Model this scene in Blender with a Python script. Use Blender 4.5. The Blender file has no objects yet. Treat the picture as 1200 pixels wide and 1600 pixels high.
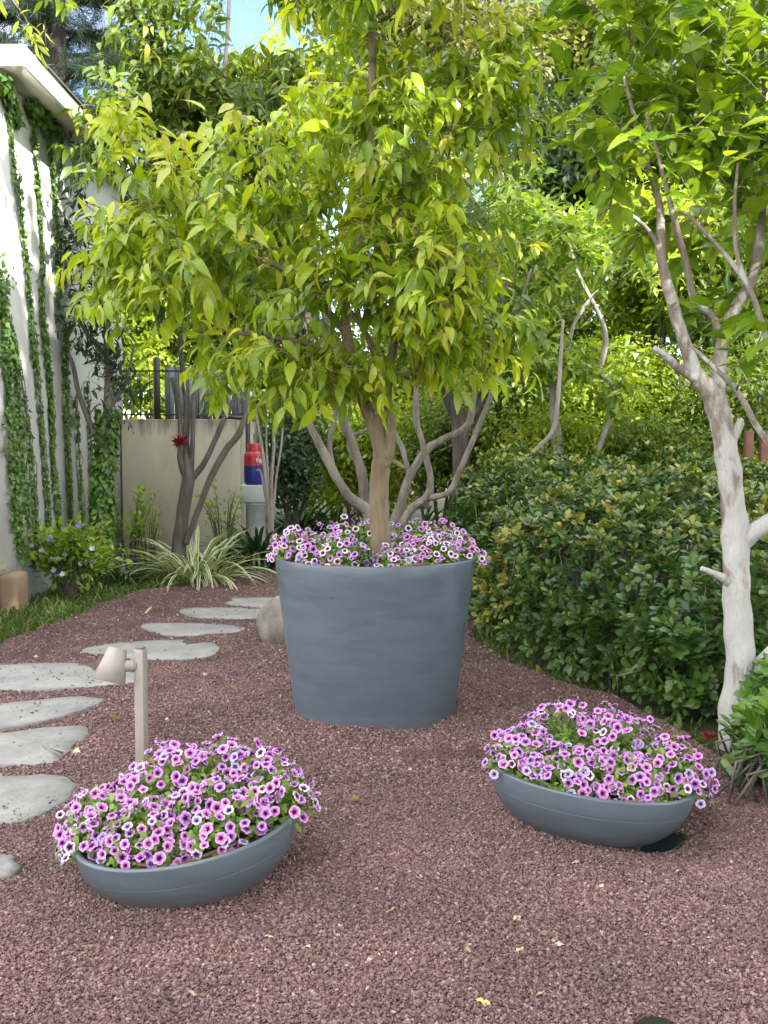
import bpy, math, random
import numpy as np
from mathutils import Vector, Matrix

S = bpy.context.scene
COL = S.collection
rng = np.random.default_rng(7)
F = 1650.0; CH = 1.5
TH = math.atan(110 / F)
FW = np.array([0, math.cos(TH), -math.sin(TH)]); UP = np.array([0, math.sin(TH), math.cos(TH)])
CAM = np.array([0, 0, CH])
def ray(x, y): return FW + np.array([(x - 600) / F, 0, 0]) + (800 - y) / F * UP
def P(x, y, Y): d = ray(x, y); return CAM + d * (Y / d[1])          # point at distance Y
def G(x, y, z=0.0): d = ray(x, y); return CAM + d * ((z - CH) / d[2])  # point on a level
def W(x, y, X): d = ray(x, y); return CAM + d * (X / d[0])          # point on the wall plane
def nz(a): return a / np.maximum(np.linalg.norm(a, axis=-1, keepdims=True), 1e-9)

# ------------------------------------------------------------------ mesh helpers
class MB:
    def __init__(s): s.v = []; s.q = []; s.t = []; s.c = []; s.n = 0
    def add(s, V, Q=None, T=None, C=None):
        V = np.asarray(V, float).reshape(-1, 3)
        if Q is not None and len(Q): s.q.append(np.asarray(Q, np.int64).reshape(-1, 4) + s.n)
        if T is not None and len(T): s.t.append(np.asarray(T, np.int64).reshape(-1, 3) + s.n)
        s.c.append(np.zeros((len(V), 4)) if C is None else np.asarray(C, float).reshape(-1, 4))
        s.v.append(V); s.n += len(V); return s
    def mesh(s, name, mat, off=(0, 0, 0), smooth=True):
        me = bpy.data.meshes.new(name)
        V = np.concatenate(s.v) - np.asarray(off, float)
        q = np.concatenate(s.q) if s.q else np.zeros((0, 4), np.int64)
        t = np.concatenate(s.t) if s.t else np.zeros((0, 3), np.int64)
        me.vertices.add(len(V)); me.vertices.foreach_set('co', V.astype(np.float32).ravel())
        L = np.concatenate([q.ravel(), t.ravel()]).astype(np.int32)
        me.loops.add(len(L)); me.loops.foreach_set('vertex_index', L)
        st = np.concatenate([np.arange(len(q)) * 4, len(q) * 4 + np.arange(len(t)) * 3]).astype(np.int32)
        me.polygons.add(len(st)); me.polygons.foreach_set('loop_start', st)
        me.update(calc_edges=True)
        me.polygons.foreach_set('use_smooth', np.full(len(st), smooth, bool))
        a = me.color_attributes.new('lf', 'FLOAT_COLOR', 'POINT')
        a.data.foreach_set('color', np.concatenate(s.c).astype(np.float32).ravel())
        if mat: me.materials.append(mat)
        me.validate()
        return me
    def obj(s, name, mat, parent=None, loc=None, smooth=True):
        if parent is not None: off = np.array(parent['_o'])
        else: off = np.array(loc if loc is not None else (0, 0, 0), float)
        o = bpy.data.objects.new(name, s.mesh(name, mat, off, smooth)); COL.objects.link(o)
        if parent is not None:
            o.parent = parent
            if parent.get('_sub'): pass
            o['_o'] = list(map(float, off))
        else: o.location = off; o['_o'] = list(map(float, off))
        return o
def tag(o, label, cat, group=None, kind=None):
    o['label'] = label; o['category'] = cat
    if group: o['group'] = group
    if kind: o['kind'] = kind
    return o
def thing(name, label, cat, loc, group=None):
    o = bpy.data.objects.new(name, None); COL.objects.link(o); o.location = loc; o.empty_display_size = .1
    o['_o'] = [float(c) for c in loc]
    return tag(o, label, cat, group)
def struct(o): o['kind'] = 'structure'; return o
def bevel(o, w=.004, n=2):
    m = o.modifiers.new('bevel', 'BEVEL'); m.width = w; m.segments = n; m.limit_method = 'ANGLE'; return o

def box(mb, c, s, rz=0.0, M=None):
    c = np.asarray(c, float); h = np.asarray(s, float) / 2
    V = np.array([[x, y, z] for x in (-1, 1) for y in (-1, 1) for z in (-1, 1)]) * h
    if rz: cs, sn = math.cos(rz), math.sin(rz); V = V @ np.array([[cs, sn, 0], [-sn, cs, 0], [0, 0, 1]])
    if M is not None: V = V @ M.T
    return mb.add(V + c, [[0, 1, 3, 2], [4, 6, 7, 5], [0, 4, 5, 1], [2, 3, 7, 6], [0, 2, 6, 4], [1, 5, 7, 3]])
def lathe(mb, prof, n=64, c=(0, 0, 0), M=None, close=False):
    a = np.linspace(0, 2 * math.pi, n, endpoint=False); k = len(prof); p = np.asarray(prof, float)
    V = np.stack([p[:, None, 0] * np.cos(a), p[:, None, 0] * np.sin(a), np.repeat(p[:, 1:2], n, 1)], -1).reshape(-1, 3)
    if M is not None: V = V @ np.asarray(M).T
    i = np.arange(k - 1)[:, None] * n; j = np.arange(n)[None]; j2 = (j + 1) % n
    Q = np.stack([i + j, i + j2, i + n + j2, i + n + j], -1).reshape(-1, 4)
    return mb.add(V + np.asarray(c, float), Q)
def smooth_path(pts, rad, k=5):
    pts = np.asarray(pts, float); rad = np.asarray(rad, float)
    if len(pts) < 3: return pts, rad
    p = np.vstack([2 * pts[0] - pts[1], pts, 2 * pts[-1] - pts[-2]]); out = []; rr = []
    for i in range(1, len(p) - 2):
        for t in np.arange(k) / k:
            a, b, c, d = p[i - 1:i + 3]
            out.append(.5 * (2 * b + (c - a) * t + (2 * a - 5 * b + 4 * c - d) * t * t + (3 * b - a - 3 * c + d) * t ** 3))
            rr.append(rad[i - 1] * (1 - t) + rad[i] * t)
    return np.vstack([out, pts[-1:]]), np.append(rr, rad[-1])
def tube(mb, pts, rad, n=6, lump=0.0):
    pts = np.asarray(pts, float); rad = np.broadcast_to(np.asarray(rad, float), (len(pts),))
    d = nz(np.gradient(pts, axis=0)); ref = np.array([.31, .52, .8]) if abs(d[0] @ np.array([.31, .52, .8])) < .9 else np.array([1., 0, 0])
    u = nz(np.cross(d, ref)); w = np.cross(d, u)
    a = np.linspace(0, 2 * math.pi, n, endpoint=False); k = len(pts)
    r = np.repeat(rad[:, None], n, 1)
    if lump:
        s = np.arange(k)[:, None]
        r = r * (1 + lump * (np.sin(a * 2 + s * .5 + pts[0, 0] * 9) * .5 + np.sin(a * 3 - s * .8 + 1) * .4 + np.sin(a - s * 1.3) * .4))
    V = pts[:, None] + r[..., None] * (np.cos(a)[None, :, None] * u[:, None] + np.sin(a)[None, :, None] * w[:, None])
    i = np.arange(k - 1)[:, None] * n; j = np.arange(n)[None]; j2 = (j + 1) % n
    Q = np.stack([i + j, i + j2, i + n + j2, i + n + j], -1).reshape(-1, 4)
    cap = np.vstack([V.reshape(-1, 3), pts[-1:] + d[-1:] * rad[-1] * .5, pts[:1]])
    e = (k - 1) * n; jj = np.arange(n); jk = (jj + 1) % n
    T = np.vstack([np.stack([e + jj, e + jk, np.full(n, k * n)], -1), np.stack([jk, jj, np.full(n, k * n + 1)], -1)])
    rn = np.zeros((len(cap), 4)); rn[:, 0] = rng.random()
    return mb.add(cap, Q, T, rn)

def leaf_tpl(shape='ovate', w=.4, n=6, fold=.25, curl=.6, wav=0.0):
    v = np.linspace(0, 1, n + 1)
    if shape == 'ovate': h = np.sin(np.pi * v ** .82) ** .95 * (1 - .25 * v)
    elif shape == 'obov': h = np.sin(np.pi * np.clip(v, 0, 1) ** 1.5) ** .75
    elif shape == 'lance': h = np.sin(np.pi * v ** .85)
    elif shape == 'blade': h = np.minimum(1, (1 - v) * 3) ** .7 * (.6 + .4 * np.minimum(1, v * 4))
    elif shape == 'ivy': h = np.interp(v, [0, .12, .35, .5, .62, 1], [.1, .9, 1, .6, .55, .02])
    h = np.maximum(h / h.max(), .03) * w / 2
    ang = -curl * v; x = np.concatenate([[0], np.cumsum(np.cos((ang[1:] + ang[:-1]) / 2))]) / n
    z = np.concatenate([[0], np.cumsum(np.sin((ang[1:] + ang[:-1]) / 2))]) / n
    V = []; C = []
    for i in range(n + 1):
        for s in (-1, 0, 1):
            V.append([x[i], s * h[i], z[i] + abs(s) * h[i] * fold + wav * s * math.sin(i * 2.1) * h[i]]); C.append([abs(s), v[i]])
    Q = []
    for i in range(n):
        for s in (0, 1):
            a = i * 3 + s; Q.append([a, a + 3, a + 4, a + 1])
    return np.array(V), np.array(Q), np.array(C)
def scatter(mb, tpls, pos, d, nrm, size, rnd=None, kind=0.0):
    pos = np.asarray(pos); N = len(pos)
    if N == 0: return mb
    if not isinstance(tpls, list): tpls = [tpls]
    which = rng.integers(0, len(tpls), N); size = np.broadcast_to(np.asarray(size, float), (N,))
    rnd = rng.random(N) if rnd is None else np.broadcast_to(rnd, (N,)); kind = np.broadcast_to(np.asarray(kind, float), (N,))
    for k, (tv, tq, tc) in enumerate(tpls):
        m = which == k
        if not m.any(): continue
        p = pos[m]; X = nz(d[m]); Y = nz(np.cross(nrm[m], X)); Z = np.cross(X, Y); s = size[m][:, None, None]
        V = p[:, None] + s * (tv[None, :, 0:1] * X[:, None] + tv[None, :, 1:2] * Y[:, None] + tv[None, :, 2:3] * Z[:, None])
        n = len(p); Q = (tq[None] + (np.arange(n) * len(tv))[:, None, None]).reshape(-1, 4)
        C = np.empty((n, len(tv), 4)); C[..., 0] = rnd[m][:, None]; C[..., 1] = tc[None, :, 0]; C[..., 2] = tc[None, :, 1]; C[..., 3] = kind[m][:, None]
        mb.add(V.reshape(-1, 3), Q, None, C.reshape(-1, 4))
    return mb
def rv(n, s=1.0): return rng.normal(size=(n, 3)) * s

# ------------------------------------------------------------------ materials
def mat(name):
    m = bpy.data.materials.new(name); m.use_nodes = True; nt = m.node_tree; nt.nodes.clear()
    out = nt.nodes.new('ShaderNodeOutputMaterial'); b = nt.nodes.new('ShaderNodeBsdfPrincipled')
    nt.links.new(b.outputs[0], out.inputs[0]); return m, nt, b, out
def node(nt, t, **kw):
    n = nt.nodes.new(t)
    for k, v in kw.items():
        if k in n.inputs.keys(): n.inputs[k].default_value = v
        else: setattr(n, k, v)
    return n
def ramp(nt, fac, stops, interp='LINEAR'):
    r = nt.nodes.new('ShaderNodeValToRGB'); cr = r.color_ramp; cr.interpolation = interp
    while len(cr.elements) < len(stops): cr.elements.new(.5)
    for e, (p, c) in zip(cr.elements, stops): e.position = p; e.color = (*c, 1) if len(c) == 3 else c
    nt.links.new(fac, r.inputs[0]); return r.outputs[0]
def mixc(nt, fac, a, b, mode='MIX'):
    m = nt.nodes.new('ShaderNodeMix'); m.data_type = 'RGBA'; m.blend_type = mode
    for sck, val in ((m.inputs[0], fac), (m.inputs[6], a), (m.inputs[7], b)):
        if hasattr(val, 'is_linked') or hasattr(val, 'links'): nt.links.new(val, sck)
        elif isinstance(val, (int, float)): sck.default_value = val
        else: sck.default_value = (*val, 1)
    return m.outputs[2]
def noise(nt, scale, detail=4, rough=.55, vec=None, dist=0.0):
    n = node(nt, 'ShaderNodeTexNoise', Scale=scale, Detail=detail, Roughness=rough, Distortion=dist)
    if vec is not None: nt.links.new(vec, n.inputs['Vector'])
    return n.outputs['Fac']
def objco(nt, scale=None):
    t = nt.nodes.new('ShaderNodeTexCoord').outputs['Object']
    if scale is None: return t
    m = nt.nodes.new('ShaderNodeMapping'); m.inputs['Scale'].default_value = scale; nt.links.new(t, m.inputs[0]); return m.outputs[0]
def bump(nt, b, h, st=.4, d=.01):
    n = node(nt, 'ShaderNodeBump', Strength=st, Distance=d); nt.links.new(h, n.inputs['Height']); nt.links.new(n.outputs[0], b.inputs['Normal']); return n
def leafmat(name, stops, trans=.4, rough=.38, vein=.25, tcol=None, spec=.5, tip=None, edge=None):
    m, nt, b, out = mat(name)
    at = node(nt, 'ShaderNodeAttribute', attribute_name='lf'); sp = node(nt, 'ShaderNodeSeparateColor'); nt.links.new(at.outputs['Color'], sp.inputs[0])
    c = ramp(nt, sp.outputs[0], stops)
    if tip is not None:     # new growth: own colour, carried per leaf in the attribute's alpha
        c = mixc(nt, at.outputs['Alpha'], c, tip)
    nv = noise(nt, 25, 3, .6, objco(nt)); c = mixc(nt, .35, c, ramp(nt, nv, [(.3, (.45, .5, .4)), (.7, (1, 1, 1))]), 'MULTIPLY')
    if edge is not None:
        c = mixc(nt, ramp(nt, sp.outputs[1], [(.35, (0, 0, 0)), (.55, (1, 1, 1))]), c, edge)
    elif vein:
        vf = ramp(nt, sp.outputs[1], [(0.0, (vein,) * 3), (.12, (0, 0, 0))])
        c = mixc(nt, vf, c, (.42, .5, .18))
    nt.links.new(c, b.inputs['Base Color']); b.inputs['Roughness'].default_value = rough; b.inputs['Specular IOR Level'].default_value = spec
    tr = node(nt, 'ShaderNodeBsdfTranslucent'); tc = mixc(nt, 1.0, c, tcol or (1.5, 1.45, .55), 'MULTIPLY'); nt.links.new(tc, tr.inputs[0])
    mx = node(nt, 'ShaderNodeMixShader'); mx.inputs[0].default_value = trans
    nt.links.new(b.outputs[0], mx.inputs[1]); nt.links.new(tr.outputs[0], mx.inputs[2]); nt.links.new(mx.outputs[0], out.inputs[0])
    return m
def barkmat(name, a, bcol, scale=14, white=None, wz=None, st=.6):
    m, nt, b, out = mat(name); oc = objco(nt, (1, 1, .25)); n1 = noise(nt, scale, 6, .65, oc, .4)
    c = ramp(nt, n1, [(.3, a), (.65, bcol)])
    n3 = noise(nt, 60, 4, .7, oc)
    c = mixc(nt, .3, c, ramp(nt, n3, [(.3, (.4, .4, .4)), (.7, (1.15, 1.15, 1.15))]), 'MULTIPLY')
    if white is not None:   # lime wash, flaking in patches, up to a brushed edge
        sx = node(nt, 'ShaderNodeSeparateXYZ'); nt.links.new(objco(nt), sx.inputs[0])
        n2 = noise(nt, 7, 5, .6, objco(nt, (1, 1, .45)), .5)
        ad = node(nt, 'ShaderNodeMath', operation='MULTIPLY_ADD'); nt.links.new(n2, ad.inputs[0]); ad.inputs[1].default_value = 1.62
        sub = node(nt, 'ShaderNodeMath', operation='MULTIPLY'); nt.links.new(sx.outputs[2], sub.inputs[0]); sub.inputs[1].default_value = -.24 if wz is None else wz
        nt.links.new(sub.outputs[0], ad.inputs[2])
        c = mixc(nt, ramp(nt, ad.outputs[0], [(.46, (0, 0, 0)), (.60, (.92, .92, .92))]), c, white)
    nt.links.new(c, b.inputs['Base Color']); b.inputs['Roughness'].default_value = .85; hm = node(nt, 'ShaderNodeMath', operation='MULTIPLY_ADD'); nt.links.new(n3, hm.inputs[0]); hm.inputs[1].default_value = .5; nt.links.new(n1, hm.inputs[2]); bump(nt, b, hm.outputs[0], min(1, st + .3), .03)
    return m
def plain(name, col, rough=.5, metal=0, var=.15, sc=8, bst=.1, bsc=60, stretch=(1, 1, 1)):
    m, nt, b, out = mat(name); oc = objco(nt, stretch); n = noise(nt, sc, 5, .6, oc)
    lo = tuple(x * (1 - var) for x in col); hi = tuple(min(1, x * (1 + var)) for x in col)
    c = ramp(nt, n, [(.3, lo), (.7, hi)]); nt.links.new(c, b.inputs['Base Color'])
    rr = ramp(nt, n, [(.2, (rough * .8,) * 3), (.8, (min(1, rough * 1.2),) * 3)]); nt.links.new(rr, b.inputs['Roughness']); b.inputs['Metallic'].default_value = metal
    bump(nt, b, noise(nt, bsc, 4, .6, oc), bst, .003); return m

MT = {}
MT['leaf_main'] = leafmat('leaf_yellow_green', [(0, (.10, .18, .012)), (.3, (.19, .29, .014)), (.7, (.35, .45, .02)), (1, (.52, .54, .04))], .42, .3, tip=(.42, .42, .06))
MT['leaf_back'] = leafmat('leaf_deep_green', [(0, (.06, .11, .016)), (.5, (.11, .18, .02)), (1, (.20, .27, .03))], .34, .4, tip=(.35, .36, .05))
MT['leaf_citrus'] = leafmat('leaf_citrus', [(0, (.09, .18, .014)), (.5, (.19, .31, .02)), (1, (.34, .44, .035))], .42, .3, tip=(.32, .40, .05))
MT['leaf_hedge'] = leafmat('leaf_hedge', [(0, (.02, .055, .012)), (.5, (.045, .105, .02)), (.85, (.085, .165, .026)), (1, (.13, .21, .035))], .2, .36, .15, spec=.4, tip=(.36, .31, .06))
MT['leaf_gloss'] = leafmat('leaf_gloss', [(0, (.04, .10, .02)), (.5, (.08, .18, .03)), (1, (.16, .28, .04))], .25, .26, .2)
MT['leaf_far'] = leafmat('leaf_far', [(0, (.08, .14, .02)), (.5, (.14, .21, .03)), (1, (.23, .29, .05))], .45, .5, 0)
MT['leaf_far_olive'] = leafmat('leaf_olive', [(0, (.09, .11, .035)), (.5, (.19, .21, .06)), (1, (.30, .30, .11))], .4, .5, 0)
MT['leaf_far_blue'] = leafmat('leaf_bluish', [(0, (.035, .075, .035)), (.5, (.055, .105, .05)), (1, (.09, .15, .065))], .35, .5, 0)
MT['leaf_bright'] = leafmat('leaf_bright', [(0, (.15, .23, .02)), (.5, (.26, .35, .03)), (1, (.42, .46, .06))], .5, .45, 0)
MT['leaf_ivy'] = leafmat('leaf_ivy', [(0, (.04, .10, .016)), (.5, (.085, .19, .03)), (1, (.16, .28, .045))], .3, .4, .2)
MT['leaf_dark'] = leafmat('leaf_dark', [(0, (.018, .05, .022)), (.5, (.03, .075, .032)), (1, (.06, .115, .045))], .25, .35, .15)
MT['leaf_shrub'] = leafmat('leaf_shrub', [(0, (.13, .23, .02)), (.5, (.22, .35, .035)), (1, (.34, .45, .06))], .45, .4, .2)
MT['leaf_petunia'] = leafmat('leaf_petunia', [(0, (.10, .20, .03)), (.5, (.17, .30, .045)), (1, (.26, .40, .07))], .4, .5, .2)
MT['leaf_lily'] = leafmat('leaf_lilyturf', [(0, (.02, .05, .02)), (.5, (.035, .08, .03)), (1, (.06, .12, .04))], .2, .4, 0)
MT['leaf_spider'] = leafmat('leaf_variegated', [(0, (.08, .15, .04)), (1, (.14, .22, .06))], .25, .45, 0, edge=(.52, .54, .36))
MT['grass'] = leafmat('grass_blade', [(0, (.05, .10, .015)), (.6, (.09, .16, .025)), (.85, (.15, .19, .04)), (1, (.25, .20, .09))], .3, .5, 0)
MT['needle'] = leafmat('pine_needle', [(0, (.014, .035, .016)), (1, (.04, .07, .028))], .15, .5, 0)
MT['bark_main'] = barkmat('bark_tan', (.155, .115, .072), (.29, .225, .145), 10)
MT['bark_grey'] = barkmat('bark_grey', (.10, .085, .07), (.28, .245, .21), 12)
MT['bark_dark'] = barkmat('bark_dark', (.06, .052, .046), (.15, .13, .115), 14)
MT['bark_white'] = barkmat('bark_limewashed', (.15, .115, .09), (.30, .24, .20), 9, (.46, .45, .44), -.17)
MT['bark_pale'] = barkmat('bark_pale', (.17, .145, .12), (.38, .35, .31), 9)
MT['bark_pine'] = barkmat('bark_pine', (.022, .016, .015), (.06, .042, .036), 6)

m, nt, b, out = mat('red_gravel'); oc = objco(nt)
vo = node(nt, 'ShaderNodeTexVoronoi', Scale=85.0); nt.links.new(oc, vo.inputs['Vector'])
sp = node(nt, 'ShaderNodeSeparateColor'); nt.links.new(vo.outputs['Color'], sp.inputs[0])
c = ramp(nt, sp.outputs[0], [(0, (.05, .03, .028)), (.5, (.085, .052, .048)), (.85, (.13, .082, .076)), (1, (.19, .125, .115))])  # sheet kept darker than the stones: shade between them put into the colour
c = mixc(nt, 1, c, ramp(nt, noise(nt, 1.3, 4, .6, oc), [(.3, (.70, .68, .70)), (.7, (1.18, 1.12, 1.10))]), 'MULTIPLY')
nt.links.new(c, b.inputs['Base Color']); b.inputs['Roughness'].default_value = .95
iv = node(nt, 'ShaderNodeMath', operation='SUBTRACT'); iv.inputs[0].default_value = 1; nt.links.new(vo.outputs['Distance'], iv.inputs[1]); bump(nt, b, iv.outputs[0], .9, .012)
MT['gravel'] = m
m, nt, b, out = mat('gravel_stone'); at = node(nt, 'ShaderNodeAttribute', attribute_name='lf'); sp = node(nt, 'ShaderNodeSeparateColor'); nt.links.new(at.outputs['Color'], sp.inputs[0])
c = ramp(nt, sp.outputs[0], [(0, (.115, .064, .062)), (.4, (.185, .112, .108)), (.8, (.245, .158, .152)), (.96, (.31, .215, .20)), (1, (.44, .35, .30))])
c = mixc(nt, 1, c, ramp(nt, noise(nt, 1.3, 4, .6, objco(nt)), [(.3, (.70, .68, .70)), (.7, (1.18, 1.12, 1.10))]), 'MULTIPLY')
nt.links.new(c, b.inputs['Base Color']); b.inputs['Roughness'].default_value = .95; bump(nt, b, noise(nt, 400, 2), .5, .003)
MT['pebble'] = m
m, nt, b, out = mat('planting_soil'); oc = objco(nt)
c = ramp(nt, noise(nt, 3, 6, .7, oc), [(.3, (.045, .04, .018)), (.5, (.06, .075, .02)), (.7, (.10, .085, .05))])
nt.links.new(c, b.inputs['Base Color']); b.inputs['Roughness'].default_value = 1; bump(nt, b, noise(nt, 30, 6, .7, oc), 1, .04); MT['soil_bed'] = m
MT['soil'] = plain('potting_soil', (.035, .024, .016), 1, 0, .5, 40, 1, 90)

def potmat(name, col):
    m, nt, b, out = mat(name); n1 = noise(nt, 3.5, 6, .6, objco(nt, (1, 1, 5)), .6); n2 = noise(nt, 26, 6, .7, objco(nt, (.6, .6, 6)))
    c = ramp(nt, n1, [(.3, tuple(x * .86 for x in col)), (.7, tuple(x * 1.12 for x in col))])
    c = mixc(nt, .13, c, ramp(nt, n2, [(.45, (.5, .5, .5)), (.75, (1.25, 1.25, 1.25))]), 'MULTIPLY')
    sx = node(nt, 'ShaderNodeSeparateXYZ'); nt.links.new(objco(nt), sx.inputs[0])
    # splashed gravel dust along the foot of the pot
    dz = ramp(nt, sx.outputs[2], [(.0, (1, 1, 1)), (.10, (0, 0, 0))]); n3 = noise(nt, 18, 5, .7, objco(nt))
    dd = mixc(nt, 1, dz, ramp(nt, n3, [(.35, (0, 0, 0)), (.7, (.5, .5, .5))]), 'MULTIPLY'); c = mixc(nt, dd, c, (.20, .14, .13))
    nt.links.new(c, b.inputs['Base Color']); nt.links.new(ramp(nt, n1, [(.3, (.27,) * 3), (.7, (.38,) * 3)]), b.inputs['Roughness']); bump(nt, b, n2, .12, .004); return m
MT['pot'] = potmat('slate_blue_pot', (.09, .115, .145))
MT['bowl'] = potmat('slate_grey_bowl', (.09, .112, .136))
MT['hose'] = plain('brown_drip_hose', (.16, .10, .06), .6)
m, nt, b, out = mat('flagstone'); oc = objco(nt); n1 = noise(nt, 4, 7, .65, oc, .6); n2 = noise(nt, 35, 5, .7, oc)
c = ramp(nt, n1, [(.25, (.15, .15, .152)), (.5, (.235, .235, .235)), (.75, (.32, .312, .298))]); c = mixc(nt, .4, c, ramp(nt, n2, [(.3, (.6, .6, .6)), (.7, (1.1, 1.1, 1.1))]), 'MULTIPLY')
nt.links.new(c, b.inputs['Base Color']); b.inputs['Roughness'].default_value = .7; bump(nt, b, n1, .6, .03); MT['stone'] = m
m, nt, b, out = mat('boulder'); oc = objco(nt); n1 = noise(nt, 5, 8, .7, oc, .3)
c = ramp(nt, n1, [(.3, (.085, .075, .068)), (.5, (.19, .17, .155)), (.75, (.27, .245, .22))]); nt.links.new(c, b.inputs['Base Color']); b.inputs['Roughness'].default_value = .85; bump(nt, b, n1, .6, .03); MT['boulder'] = m
MT['lamp'] = plain('taupe_painted_metal', (.30, .265, .235), .42, 0, .08, 12, .04, 200)
MT['lamp_cap'] = plain('grey_plastic_cap', (.13, .135, .13), .5)
m, nt, b, out = mat('white_render'); oc = objco(nt); n1 = noise(nt, 1.2, 5, .6, objco(nt, (1, 1, .4)))
c = ramp(nt, n1, [(.3, (.52, .525, .51)), (.7, (.63, .635, .625))]); nt.links.new(c, b.inputs['Base Color']); b.inputs['Roughness'].default_value = .9; bump(nt, b, noise(nt, 55, 5, .6, oc), .4, .008); MT['house'] = m
MT['fascia'] = plain('pale_green_fascia', (.66, .74, .68), .5, 0, .05)
MT['soffit'] = plain('cream_soffit', (.58, .55, .46), .7, 0, .08)
MT['roof'] = plain('dark_roofing', (.07, .065, .06), .9, 0, .3)
m, nt, b, out = mat('beige_stucco'); oc = objco(nt); n1 = noise(nt, 2.5, 6, .65, objco(nt, (1, 1, .35)), .3); n2 = noise(nt, 9, 5, .7, objco(nt, (1, 1, .15)))
c = ramp(nt, n1, [(.3, (.42, .37, .29)), (.7, (.58, .53, .44))])
sx = node(nt, 'ShaderNodeSeparateXYZ'); nt.links.new(objco(nt), sx.inputs[0])
st = node(nt, 'ShaderNodeMath', operation='MULTIPLY_ADD'); nt.links.new(n2, st.inputs[0]); st.inputs[1].default_value = .9; nt.links.new(sx.outputs[2], st.inputs[2])
c = mixc(nt, ramp(nt, st.outputs[0], [(.80, (0, 0, 0)), (1.0, (.0, .0, .0))]), c, (.1, .09, .07))
sm = node(nt, 'ShaderNodeMapRange'); nt.links.new(st.outputs[0], sm.inputs[0]); sm.inputs[1].default_value = 2.02; sm.inputs[2].default_value = 2.35
c = mixc(nt, sm.outputs[0], c, (.09, .085, .075))
nt.links.new(c, b.inputs['Base Color']); b.inputs['Roughness'].default_value = .92; bump(nt, b, noise(nt, 70, 5), .4, .006); MT['stucco'] = m
MT['terracotta'] = plain('weathered_tan_plaster', (.24, .165, .105), .9, 0, .25, 6, .5, 30)
MT['dark_metal'] = plain('black_metal', (.02, .02, .022), .5)
MT['grey_panel'] = plain('grey_sheet', (.13, .145, .165), .5, 0, .1, 3)
MT['white_paint'] = plain('white_paint', (.52, .54, .54), .5, 0, .1)
MT['box_paint'] = plain('pale_grey_enamel', (.40, .44, .44), .45, 0, .08)
MT['red'] = plain('red_enamel', (.36, .02, .025), .35, 0, .1)
MT['blue'] = plain('blue_enamel', (.012, .018, .20), .35, 0, .1)
MT['plastic_black'] = plain('black_plastic', (.012, .016, .016), .25, 0, .3)
MT['brown_wood'] = plain('brown_wood', (.14, .06, .04), .7, 0, .3)
MT['dry_leaf'] = leafmat('dry_leaf', [(0, (.42, .30, .18)), (.5, (.55, .43, .27)), (1, (.62, .52, .30))], .1, .7, .1)
MT['yellow_leaf'] = leafmat('yellow_fallen_leaf', [(0, (.52, .46, .16)), (1, (.6, .55, .25))], .1, .6, .1)
MT['red_bloom'] = leafmat('dark_red_bract', [(0, (.16, .008, .012)), (1, (.3, .02, .03))], .15, .5, 0, (1, 1, 1))
MT['fruit'] = plain('orange_fruit', (.62, .17, .05), .4)
MT['violet_petal'] = leafmat('violet_petal', [(0, (.22, .16, .62)), (.5, (.42, .36, .75)), (1, (.75, .74, .85))], .3, .6, 0, (1, 1, 1))
def petal(name, stops):
    m, nt, b, out = mat(name); at = node(nt, 'ShaderNodeAttribute', attribute_name='lf'); sp = node(nt, 'ShaderNodeSeparateColor'); nt.links.new(at.outputs['Color'], sp.inputs[0])
    # radius carries the ring colours, angle carries five dark veins that reach out of the throat
    ad = node(nt, 'ShaderNodeMath', operation='MULTIPLY_ADD'); nt.links.new(sp.outputs[1], ad.inputs[0]); ad.inputs[1].default_value = -.13; nt.links.new(sp.outputs[0], ad.inputs[2])
    oi = node(nt, 'ShaderNodeObjectInfo'); c = ramp(nt, ad.outputs[0], stops)
    hs = node(nt, 'ShaderNodeHueSaturation', Saturation=.88); nt.links.new(c, hs.inputs['Color'])
    mr = node(nt, 'ShaderNodeMapRange'); nt.links.new(oi.outputs['Random'], mr.inputs[0]); mr.inputs[3].default_value = .48; mr.inputs[4].default_value = .515; nt.links.new(mr.outputs[0], hs.inputs['Hue'])
    nt.links.new(hs.outputs[0], b.inputs['Base Color']); b.inputs['Roughness'].default_value = .65
    tr = node(nt, 'ShaderNodeBsdfTranslucent'); nt.links.new(hs.outputs[0], tr.inputs[0]); mx = node(nt, 'ShaderNodeMixShader'); mx.inputs[0].default_value = .25
    nt.links.new(b.outputs[0], mx.inputs[1]); nt.links.new(tr.outputs[0], mx.inputs[2]); nt.links.new(mx.outputs[0], out.inputs[0]); return m
DK = (.035, .004, .04)
PET = [petal('petal_violet', [(0, DK), (.24, DK), (.38, (.34, .03, .36)), (.62, (.54, .15, .62)), (.86, (.64, .30, .75)), (1, (.74, .50, .83))]),
       petal('petal_pink', [(0, DK), (.22, (.09, .005, .06)), (.36, (.46, .05, .38)), (.64, (.66, .20, .62)), (.86, (.74, .36, .76)), (1, (.80, .56, .84))]),
       petal('petal_white_edge', [(0, DK), (.27, DK), (.42, (.32, .05, .28)), (.6, (.66, .42, .68)), (.78, (.82, .72, .84)), (1, (.86, .84, .88))]),
       petal('petal_faded', [(0, (.08, .02, .10)), (.25, (.12, .04, .18)), (.45, (.36, .24, .54)), (.75, (.52, .40, .70)), (1, (.66, .58, .78))])]

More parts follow.
